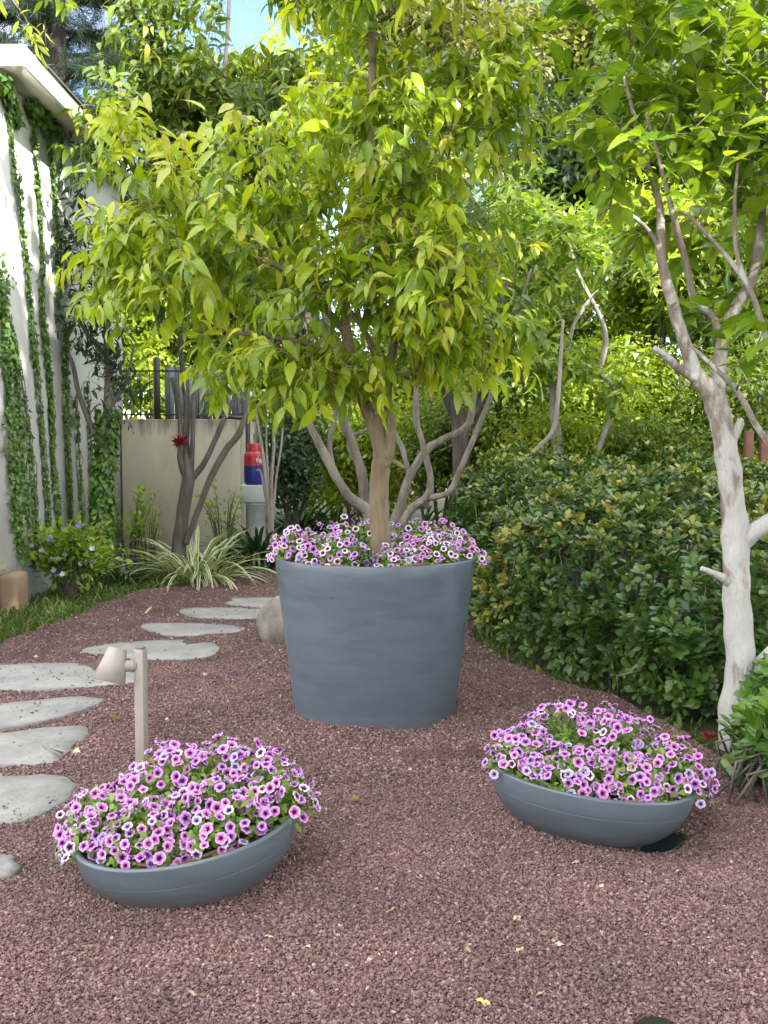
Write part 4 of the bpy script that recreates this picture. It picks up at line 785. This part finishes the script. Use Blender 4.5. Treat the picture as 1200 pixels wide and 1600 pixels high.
g = G(110, 935); g[2] = 0; shrub('flowering_shrub', 'yellow green shrub with small violet and white flowers by house', g, .72, .52, 56, 1900, T_sm, 'leaf_shrub', .075, flowers=20)
g = G(40, 950); g[2] = 0; shrub('flowering_shrub', 'low green shrub at left frame edge before tan block', g + np.array([-.3, -.2, 0]), .45, .3, 22, 420, T_sm, 'leaf_shrub', .06, flowers=2)
g = G(205, 900); g[2] = 0; shrub('twiggy_shrub', 'airy twiggy shrub with pale leaves at corner of stucco wall', g, 1.0, .34, 20, 420, T_sm, 'leaf_shrub', .07)
g = G(235, 890); g[2] = 0; shrub('twiggy_shrub', 'thin reddish twiggy shrub before stucco wall left of dark tree', g, .75, .3, 14, 170, T_sm, 'leaf_shrub', .055)
g = G(350, 885); g[2] = 0; shrub('twiggy_shrub', 'thin pale leaved shrub before stucco wall right of dark tree', g, 1.05, .32, 16, 260, T_sm, 'leaf_shrub', .06)
# pale bare stems in front of the gas cylinder
mb = MB()
for pts in ([(423, 850, 12.5, .03), (418, 780, 12.5, .028), (412, 720, 12.5, .024), (402, 660, 12.5, .018), (394, 600, 12.5, .012)], [(425, 850, 12.5, .026), (424, 760, 12.5, .022), (428, 690, 12.5, .018), (424, 610, 12.5, .01)], [(424, 850, 12.5, .02), (430, 760, 12.5, .016), (440, 690, 12.5, .012), (446, 600, 12.5, .007)], [(420, 800, 12.5, .02), (408, 740, 12.5, .014), (400, 735, 12.5, .01)], [(424, 810, 12.5, .018), (416, 690, 12.5, .014), (418, 600, 12.5, .008)]):
    p, r = smooth_path(*px(pts), 6); tube(mb, p, r, 8, .08)
tag(mb.obj('bare_shrub', MT['bark_pale'], loc=P(423, 850, 12.5)), 'pale leafless stems rising in front of gas cylinder', 'shrub')

# grass verge on the left
N = 16000; y = 7.0 + rng.random(N) ** .8 * 6.0; x = side(edgeL, np.clip(y, edgeL[:, 1].min(), 13)) - rng.random(N) ** 1.3 * np.clip(1.9 - (y - 9) * .0, .3, 2.2) + rng.normal(size=N) * .025; k = (x > HX + .02) | (y < 7.2); x = x[k]; y = y[k]; n_ = len(x)
d = nz(np.array([0, 0, 1.]) + rv(n_, .45) * np.array([1, 1, .2])); mb = MB(); scatter(mb, [leaf_tpl('blade', .07, 4, .2, 1.0), leaf_tpl('blade', .09, 4, .2, 1.6)], np.stack([x, y, np.full(n_, -.02)], -1), d, nz(rv(n_) + np.array([0, 0, .3])), .05 + .11 * rng.random(n_) ** 2)
tag(mb.obj('grass', MT['grass'], loc=(-2.5, 9.5, 0)), 'short patchy grass and ground cover along the path edge', 'grass', kind='stuff')
# weeds and litter at the hedge foot
N = 900; t = rng.random(N); y = 5.0 + t * 3.4; x = side(edgeR, y) + np.abs(rng.normal(size=N)) * .13 - .02; d = nz(np.array([0, 0, .8]) + rv(N, .6)); mb = MB(); kk = rng.random(N) < .35 + .5 * (np.sin(y * 6) > .2); x, y, d = x[kk], y[kk], d[kk]; n_ = len(x)
scatter(mb, [leaf_tpl('blade', .10, 4, .2, 1.2), leaf_tpl('ovate', .4, 4, .2, .5)], np.stack([x, y, np.full(n_, .0)], -1), d, nz(rv(n_) + np.array([0, 0, .6])), .025 + .05 * rng.random(n_))
tag(mb.obj('weeds', MT['grass'], loc=(1.5, 6.5, 0)), 'thin weeds and leaf litter along foot of hedge', 'weeds', kind='stuff')

# ------------------------------------------------------------------ fallen leaves
fl = [(447, 1161, .055, 1, 'yellow fallen leaf on gravel just in front of tall planter'), (556, 1257, .06, 1, 'large yellow fallen leaf on gravel between the two bowls'), (508, 1174, .03, 0, 'small dry leaf right of the yellow leaf before planter'),
 (322, 1052, .07, 0, 'pale curled leaf on gravel right of lamp post'), (368, 1076, .05, 0, 'small pale leaf on gravel left of planter foot'), (57, 1023, .08, 0, 'pale leaf on gravel between grass and broad bluish stone'), (180, 1121, .075, 0, 'twisted dry leaf on gravel left of lamp post'),
 (116, 1168, .075, 0, 'pale leaf lying against chipped edge of stepping stone'), (812, 1476, .05, 0, 'pointed pale leaf on gravel below right bowl'), (873, 1468, .035, 0, 'small round pale leaf right of pointed leaf'), (575, 1491, .04, 0, 'thin curled pale leaf on foreground gravel'), (755, 1555, .045, 1, 'forked yellowish leaf nearest the camera'),
 (808, 1428, .05, 0, 'brown dry leaf on gravel in front of right bowl'), (940, 1385, .035, 0, 'dry leaf fragment on gravel below plastic saucer'), (232, 957, .08, 0, 'pale leaf on gravel beyond the pointed stepping stone')]
fl += [(x, y, .03, 0, None) for x, y in [(285, 1031), (150, 1028), (168, 1228), (260, 1120), (700, 1090), (865, 1073), (780, 1085), (640, 1205), (690, 1395), (480, 1470), (1010, 1400), (350, 1490), (900, 1350), (1060, 1360), (730, 1480), (610, 1425), (140, 1470), (845, 1545), (300, 1545), (420, 1455)]]
T_fl = [leaf_tpl('lance', .42, 6, .35, 1.1, .3), leaf_tpl('ovate', .45, 6, .45, -.9, .25), leaf_tpl('lance', .34, 6, .3, 1.8, .4)]
for x, y, s, kind, lab in fl:
    c = G(x, y, .03); c[2] = gh(c[0], c[1]) + .024
    a = rng.random() * 6.28; d = np.array([[math.cos(a), math.sin(a), .22]]); mb = MB(); scatter(mb, T_fl[rng.integers(3)], (c - nz(d)[0] * s * .5)[None], d, nz(np.array([[0, 0, 1.]]) + rv(1, .25)), s * 1.3)
    tag(mb.obj('fallen_leaf', MT['yellow_leaf' if kind else 'dry_leaf'], loc=c), lab or 'tiny pale dry leaf scrap lying on red gravel', 'fallen leaf', 'leaves fallen on the gravel')
c = G(1107, 1152, .03); mb = MB(); d = nz(rv(24) + np.array([0, 0, .5])); scatter(mb, leaf_tpl('lance', .35, 4, .2, .5), np.repeat(c[None], 24, 0), d, nz(rv(24)), .045); tag(mb.obj('fallen_flower', MT['red_bloom'], loc=c), 'dark red flower fallen on soil left of white trunk', 'flower')
c = G(1027, 1619); mb = MB(); lathe(mb, [(.058, -.03), (.058, .014), (.052, .022), (.03, .027), (.001, .028)], 40, (c[0], c[1], gh(c[0], c[1]) + .008)); tag(mb.obj('valve_cover', MT['plastic_black'], loc=(c[0], c[1], 0)), 'round black cover in gravel at bottom frame edge', 'cover')

# ------------------------------------------------------------------ background planting
# gnarled trees beyond the hedge
nY = 12.6
tree('gnarled_tree', 'pale gnarled tree with crooked limbs beyond hedge', [
 [(872, 830, nY, .11), (872, 740, nY, .10), (870, 690, nY, .09), (866, 640, nY, .085), (872, 600, nY, .07), (895, 585, nY, .06), (930, 578, nY, .055), (945, 545, nY, .05), (940, 500, nY, .04), (900, 420, nY, .03), (880, 330, nY, .02)],
 [(868, 640, nY, .06), (858, 580, nY, .05), (850, 530, nY, .045), (830, 470, nY, .035), (820, 380, nY, .02)],
 [(872, 610, nY, .05), (885, 560, nY, .045), (900, 500, nY, .035), (960, 420, nY, .02)],
 [(930, 578, nY, .045), (955, 600, nY, .045), (962, 630, nY, .045), (945, 675, nY, .05), (928, 725, nY, .05), (918, 790, nY, .055)],
 [(820, 718, nY - 1.2, .035), (845, 695, nY - 1.2, .035), (865, 670, nY - 1.2, .034), (872, 620, nY - 1.2, .032), (876, 560, nY - 1.2, .028), (880, 500, nY - 1.2, .02)]],
 [(890, 370, nY, 100, 90, .9), (820, 450, nY, 80, 80, .8), (960, 420, nY, 80, 90, .8), (850, 300, nY, 80, 60, .8), (940, 540, nY, 60, 30, .6), (905, 545, nY - .5, 60, 45, .4), (835, 560, nY - .5, 45, 40, .4), (965, 600, nY - .4, 40, 40, .4)], 560, T_ov, 'leaf_citrus', 'bark_pale', .17, .4, 8, dict(hang=.15, jit=.4, tipk=.2), thin=.72, lumps=.13, group='trees beyond the hedge')
# crooked dark tree left of it
tree('gnarled_tree', 'dark crooked tree in shade behind multi stem tree', [
 [(722, 800, 13.5, .12), (720, 700, 13.5, .11), (715, 650, 13.5, .10), (700, 620, 13.5, .07), (690, 560, 13.5, .05), (700, 450, 13.5, .03)],
 [(718, 660, 13.5, .07), (745, 640, 13.5, .06), (758, 590, 13.5, .05), (770, 480, 13.5, .03)]],
 [(700, 520, 13.5, 110, 70, .9), (770, 470, 13.5, 90, 80, .8)], 230, T_ov, 'leaf_far', 'bark_dark', .17, .4, 8, dict(hang=.3, jit=.4), group='trees beyond the hedge')
def mass(name, label, cat, c, rad, ncl, per, size, lm, trunk=None, T=T_sm, group=None, fill=.3, lump=.35, csz=.28, bm='bark_dark', hang=.1, lobes=9):
    """foliage in clumps: lobes on an ellipsoid, twigs' leaf sprays packed round each clump centre"""
    c = np.asarray(c, float); rad = np.asarray(rad, float); base = np.array([c[0], c[1], 0]) if trunk is None else np.asarray(trunk[0][0][:3], float)
    t = thing(name, label, cat, base, group)
    lc = nz(rng.normal(size=(lobes, 3))) * rad * (.45 + .35 * rng.random((lobes, 1))); lr = rad * (.38 + .3 * rng.random((lobes, 1)))
    k = rng.integers(0, lobes, ncl); d = nz(rng.normal(size=(ncl, 3))); cc = c + lc[k] + d * lr[k] * (rng.random((ncl, 1)) ** fill); keep = cc[:, 2] > .1; cc = cc[keep]; d = d[keep]; n_ = len(cc)
    mb = MB(); limbs = []
    if trunk is None:
        for i in range(5): e = c + lc[i % lobes]; limbs.append((np.array([base + rng.normal(size=3) * [.1, .1, 0], base * .5 + e * .5 + rng.normal(size=3) * .1, e]), np.array([.03, .022, .01])))
    else:
        limbs = [(np.array([q[:3] for q in l], float), np.array([q[3] for q in l])) for l in trunk]
        top = limbs[0][0][-1]
        for i in range(lobes): s_ = limbs[0][0][-2 if i % 2 else -1]; e = c + lc[i]; r0_ = limbs[0][1][-1]; limbs.append((np.array([s_, s_ * .45 + e * .55 + np.array([0, 0, .15 * rad[2]]) , e]), np.array([r0_ * .7, r0_ * .4, r0_ * .15])))
    for p, r in limbs: p2, r2 = smooth_path(p, r, 6); tube(mb, p2, r2, 10, .06)
    sub = rng.permutation(n_)[:min(n_, 160)]; grow(mb, limbs, cc[sub], d[sub], csz, .03, .004, .05, 4); mb.obj('trunk' if trunk is not None else 'stems', MT[bm], t)
    m_ = n_ * per; pos = np.repeat(cc, per, 0) + rng.normal(size=(m_, 3)) * csz * .5; od = np.repeat(d, per, 0); dd = nz(od * .5 + rv(m_, .6) + np.array([0, 0, -hang])); nn = nz(od * .5 + np.array([0, 0, .8]) + rv(m_, .45)); rnd = np.clip(np.repeat(rng.random(n_), per) * .6 + rng.random(m_) * .4, 0, 1)
    mb = MB(); scatter(mb, T, pos, dd, nn, size * (.6 + .7 * rng.random(m_)), rnd); mb.obj('crown' if trunk is not None else 'foliage', MT[lm], t); return t
def far(name, label, x, y, Y, rx, ry, rd, ncl, per, size, lm, group=None, cat='tree', **kw):
    c = P(x, y, Y); s = Y / F; tr = [[(c[0], Y, -.1, .05 + ry * s * .05), (c[0] + .1, Y, c[2] * .35, .04 + ry * s * .04), (c[0], Y, c[2] - ry * s * .4, .03 + ry * s * .03)]]
    return mass(name, label, cat, c, (rx * s, rd, ry * s), ncl, per, size, lm, tr, group=group, **kw)
def bush(name, label, x, y, Y, rx, ry, rd, ncl, per, size, lm, group=None, **kw):
    c = P(x, y, Y); s = Y / F; return mass(name, label, 'bush', c, (rx * s, rd, ry * s), ncl, per, size, lm, None, group=group, **kw)
gt = 'tall trees behind the garden'; gb = 'bushes beyond the hedge'
far('tall_tree', 'tall olive green feathery tree above hedge, top of picture', 850, 90, 21, 190, 190, 2.4, 700, 22, .17, 'leaf_far_olive', gt)
far('tall_tree', 'bluish green tree below the olive feathery one', 900, 250, 19, 150, 110, 1.8, 480, 22, .16, 'leaf_far_blue', gt)
far('tall_tree', 'tall green tree behind whitewashed tree, upper right', 1120, 150, 18, 220, 210, 2.2, 800, 22, .16, 'leaf_far', gt)
far('tall_tree', 'yellow lit tree seen through crown of planter tree', 470, 230, 19, 150, 150, 2.0, 560, 22, .16, 'leaf_bright', gt)
far('tall_tree', 'tall green tree behind top of planter tree', 660, 60, 24, 170, 200, 2.6, 650, 22, .2, 'leaf_far_olive', gt)
far('tall_tree', 'mid green tree behind crooked limbs, centre right', 760, 400, 18, 190, 140, 1.6, 620, 22, .15, 'leaf_far', gt)
far('tall_tree', 'bright green tree right of gnarled tree beyond hedge', 1020, 450, 15.5, 140, 130, 1.4, 560, 22, .13, 'leaf_bright', gt)
far('tall_tree', 'green tree at right frame edge behind white trunk', 1190, 470, 14.5, 110, 150, 1.3, 480, 22, .13, 'leaf_far', gt)
far('tall_tree', 'shaded green tree behind stucco wall and railing', 400, 470, 18.5, 150, 120, 1.5, 480, 22, .15, 'leaf_far', gt)
bush('bush', 'sunny yellow green bush behind grey stems and planter', 560, 690, 15.5, 85, 75, 1.0, 420, 22, .09, 'leaf_bright', gb)
bush('bush', 'dark feathery bush behind lilyturf right of gas cylinder', 462, 705, 14.5, 45, 70, .6, 260, 22, .09, 'leaf_far_blue', gb)
bush('bush', 'green bush between grey stems and hedge', 680, 690, 15, 75, 70, .9, 330, 22, .09, 'leaf_far', gb)
bush('bush', 'shaded bush behind hedge left of gnarled tree', 790, 640, 14.6, 80, 75, .9, 360, 22, .10, 'leaf_far', gb)
bush('bush', 'sunny bush with small leaves right of gnarled tree', 1000, 610, 14.2, 95, 85, .9, 480, 22, .09, 'leaf_bright', gb)
bush('bush', 'light green bush behind white trunk fork', 1150, 640, 13.2, 95, 95, .9, 420, 22, .09, 'leaf_far', gb)
bush('bush', 'leafy bush below gnarled tree limbs', 900, 655, 15.2, 80, 60, .8, 330, 22, .09, 'leaf_bright', gb)
bush('bush', 'green shrub filling under trees far behind planter', 600, 735, 17, 150, 60, .9, 420, 22, .10, 'leaf_bright', gb)
bush('bush', 'leafy green shrub directly behind gnarled tree trunk', 868, 560, 16.5, 80, 80, .8, 380, 22, .11, 'leaf_far', gb)
bush('bush', 'mid green shrub behind crooked dark tree', 740, 700, 16.5, 110, 70, .9, 380, 22, .10, 'leaf_far', gb)
bush('bush', 'pale green shrub rising right behind hedge at centre', 860, 705, 13.0, 75, 38, .5, 260, 22, .08, 'leaf_bright', gb)
bush('bush', 'pale green shrub rising right behind hedge near white trunk', 1040, 700, 13.0, 90, 40, .5, 280, 22, .08, 'leaf_far', gb)
far('tall_tree', 'sunny tree between house end and grey fence', 235, 520, 18, 90, 120, 1.3, 420, 22, .15, 'leaf_bright', gt)
far('tall_tree', 'green tree far behind gas cylinder and bare stems', 440, 610, 19, 90, 90, 1.3, 420, 22, .14, 'leaf_far', gt)
far('tall_tree', 'sunny yellow green tree far behind grey stems', 600, 560, 20, 140, 120, 1.5, 520, 22, .16, 'leaf_bright', gt)
mass('bush', 'added unseen shrub behind the camera at left, shapes pot reflections', 'bush', (-5.5, -3.5, 1.6), (2.2, 1.6, 1.9), 260, 16, .22, 'leaf_far')  # unseen shrubs added behind the camera to vary the pot reflections
mass('bush', 'added unseen shrub behind the camera at right, shapes pot reflections', 'bush', (4.6, -4.2, 1.6), (2.6, 1.6, 1.9), 260, 16, .22, 'leaf_far')
# fence posts at the right back
for x in (1168, 1192):
    q = P(x, 760, 11.9); mb = MB(); box(mb, (q[0], 11.9, .8), (.09, .09, 1.64)); bevel(tag(mb.obj('fence_post', MT['brown_wood'], loc=(q[0], 11.9, 0)), 'brown wooden post right of white trunk' + (', nearer the trunk' if x < 1180 else ', nearer the frame edge'), 'post', 'wooden posts behind white trunk'), .006)
# pine behind the house
pn = thing('pine_tree', 'dark pine with thick brown trunk behind house roof', 'pine tree', P(85, 300, 19) * np.array([1, 1, 0])); qx, qy = pn.location.x, pn.location.y; mb = MB()
tube(mb, np.array([[qx, qy, 0], [qx + .05, qy, 4], [qx, qy, 8], [qx, qy, 12]]), [.36, .33, .27, .12], 14, .05); mbn = MB()
for i in range(46):
    z = 5.2 + 6.5 * (i / 46) + rng.normal() * .1; a = i * 2.4; L_ = 3.6 * (1 - .045 * i * .5) * (.75 + .4 * rng.random()); e = np.array([qx + math.cos(a) * L_, qy + math.sin(a) * L_, z + .1 - .25 * L_ * rng.random()]); s0 = np.array([qx, qy, z]); p = np.array([s0, s0 * .5 + e * .5 + np.array([0, 0, .15]), e]); p, r = smooth_path(p, [.05, .03, .008], 8); tube(mb, p, r, 5)
    for q in p[5:]:
        for j in range(4):
            f = nz(np.array([math.cos(a + rng.normal() * .8), math.sin(a + rng.normal() * .8), rng.normal() * .25])); n_ = 120; u = rng.random((n_, 1)) * .6; scatter(mbn, leaf_tpl('blade', .03, 2, .1, .2), q + f * u, nz(f * .7 + rv(n_, .55)), nz(rv(n_)), .16 + .08 * rng.random(n_))
mb.obj('trunk', MT['bark_pine'], pn); mbn.obj('crown', MT['needle'], pn)
# branch of a yellow green tree reaching over the house roof
oY = 8.6
tree('roof_tree', 'yellow green sprays of tree hanging over house roof corner', [[(-330, 900, oY, .09), (-320, 500, oY, .08), (-280, 100, oY, .06), (-180, -60, oY, .04), (-60, -40, oY, .02), (20, 0, oY, .01)], [(20, 0, oY, .008), (45, 40, oY, .005), (34, 75, oY, .004)], [(20, 0, oY, .008), (90, -5, oY, .005), (110, 10, oY, .003)]],
 [(40, -10, oY, 70, 22, .3), (55, 50, oY, 22, 20, .15), (100, -4, oY, 22, 14, .15), (-150, -80, oY, 150, 90, .8)], 90, T_lan, 'leaf_bright', 'bark_grey', .12, .22, 8, dict(hang=.8, jit=.3), base=P(-330, 900, oY) * np.array([1, 1, 0]))

# unseen trees added outside the frame to keep sun off the yard
SUN_AZ, SUN_EL = 148.0, 40.0
_a, _e = math.radians(SUN_AZ), math.radians(SUN_EL); SD = np.array([math.sin(_a) * math.cos(_e), math.cos(_a) * math.cos(_e), math.sin(_e)])
LIT = [(P(1080, 130, rY), (1.25, 1.0, 1.0), 1.0), (P(330, 190, tY), (.9, .9, .5), .95), (P(640, 330, tY - .3), (.45, .4, .3), .9), (P(440, 225, tY), (.5, .5, .4), 1.0)]   # gaps cut in the added crowns so sun reaches these leaves
def added_shade_tree(lab, x, y, z, rx, ry, rz, ncl, trunk):
    t = thing('added_shade_tree', lab, 'tree', trunk); u = rng.random(ncl) ** .5; a = rng.random(ncl) * 6.28; wv = 1 + .07 * np.sin(a * 5 + x)
    c = np.stack([x + rx * wv * u * np.cos(a), y + ry * wv * u * np.sin(a), z + rz * (rng.random(ncl) - .5) * 2 * (1.1 - u * .6)], -1); keep = np.ones(ncl, bool)
    for cc, rr, pr in LIT:
        v = (c - cc) / np.array(rr); dd = SD / np.array(rr); tt = (v @ dd) / (dd @ dd); m_ = ((v - tt[:, None] * dd) ** 2).sum(1) < 1; keep &= ~(m_ & (rng.random(ncl) < pr))
    c = c[keep]; n_ = len(c); top = np.array([x, y, z - rz * .8]); tr = np.array(trunk); mb = MB(); limbs = [(np.array([tr, tr * .5 + top * .5 + np.array([.2, 0, 1]), top]), np.array([.34, .26, .2]))]
    for i in range(9): e = np.array([x + rx * .7 * math.cos(i * .7), y + ry * .7 * math.sin(i * .7), z]); limbs.append((np.array([top, top * .45 + e * .55 + np.array([0, 0, .3]), e]), np.array([.15, .09, .03])))
    for p, r in limbs: p2, r2 = smooth_path(p, r, 6); tube(mb, p2, r2, 10, .06)
    sub = rng.permutation(n_)[:150]; d = nz(rv(n_)); grow(mb, limbs, c[sub], d[sub], .6, .03, .005, .05, 4); mb.obj('trunk', MT['bark_grey'], t)
    per = 13; m_ = n_ * per; mb = MB(); scatter(mb, T_sm, np.repeat(c, per, 0) + rng.normal(size=(m_, 3)) * .3, nz(rv(m_) + np.array([0, 0, -.3])), nz(rv(m_, .5) + np.array([0, 0, 1.])), .40 * (.6 + .6 * rng.random(m_))); mb.obj('crown', MT['leaf_far'], t)
added_shade_tree('added unseen shade tree blocking sun, well behind the camera', 5.6, -5.2, 8.8, 5.4, 3.6, .9, 1000, (7, -7, -.1))
added_shade_tree('added unseen shade tree blocking sun, over the yard at right', 6.0, 1.7, 8.8, 5.6, 3.9, .9, 1250, (8.5, 1.0, -.1))
added_shade_tree('small added unseen shade tree keeping sun off the stucco wall', 3.2, 5.0, 8.9, 2.5, 1.9, .6, 420, (6.0, 4.4, -.1))
added_shade_tree('added unseen shade tree blocking sun, right behind the camera', 2.9, -3.2, 9.0, 2.6, 3.6, .7, 550, (2.2, -5.0, -.1))

# ------------------------------------------------------------------ light, sky, camera
for o in bpy.data.objects:
    if '_o' in o: del o['_o']
w = bpy.data.worlds.new('World'); S.world = w; w.use_nodes = True; nt = w.node_tree; bg = nt.nodes['Background']
sk = nt.nodes.new('ShaderNodeTexSky'); sk.sky_type = 'NISHITA'; sk.sun_disc = False; sk.sun_elevation = math.radians(SUN_EL); sk.sun_rotation = math.radians(SUN_AZ)
sk.air_density = 1.0; sk.dust_density = .3
# broken bright cloud over the blue, unseen bank added behind and overhead for fill
tcn = nt.nodes.new('ShaderNodeTexCoord').outputs['Generated']; sxy = node(nt, 'ShaderNodeSeparateXYZ'); nt.links.new(tcn, sxy.inputs[0])
m1 = node(nt, 'ShaderNodeMath', operation='MULTIPLY_ADD'); nt.links.new(sxy.outputs[1], m1.inputs[0]); m1.inputs[1].default_value = -.22; nt.links.new(noise(nt, 2.4, 7, .6, tcn, .3), m1.inputs[2])
m2 = node(nt, 'ShaderNodeMath', operation='MULTIPLY_ADD'); nt.links.new(sxy.outputs[2], m2.inputs[0]); m2.inputs[1].default_value = .20; nt.links.new(m1.outputs[0], m2.inputs[2])
cl = ramp(nt, m2.outputs[0], [(.42, (0, 0, 0)), (.58, (1, 1, 1))])
nt.links.new(mixc(nt, cl, sk.outputs[0], (12.1, 12.2, 12.2)), bg.inputs[0]); bg.inputs[1].default_value = .12
sd = bpy.data.lights.new('sun', 'SUN'); sd.energy = 5.0; sd.angle = math.radians(.55); sd.color = (1, .95, .86); so = bpy.data.objects.new('sun', sd); COL.objects.link(so)
az, el = math.radians(SUN_AZ), math.radians(SUN_EL); dv = Vector((math.sin(az) * math.cos(el), math.cos(az) * math.cos(el), math.sin(el))); so.rotation_euler = dv.to_track_quat('Z', 'Y').to_euler()
cd = bpy.data.cameras.new('camera'); cd.sensor_fit = 'VERTICAL'; cd.sensor_height = 24; cd.lens = 24 * F / 1600; cd.clip_start = .05; cd.clip_end = 1000
co = bpy.data.objects.new('camera', cd); COL.objects.link(co); co.location = CAM; co.rotation_euler = (math.pi / 2 - TH, 0, 0); S.camera = co
S.view_settings.view_transform = 'Standard'; S.view_settings.look = 'None'; S.view_settings.gamma = 1; S.view_settings.exposure = 1.6
S.render.engine = 'CYCLES'; S.cycles.max_bounces = 8; S.cycles.transmission_bounces = 6; S.cycles.diffuse_bounces = 4; S.cycles.use_denoising = True
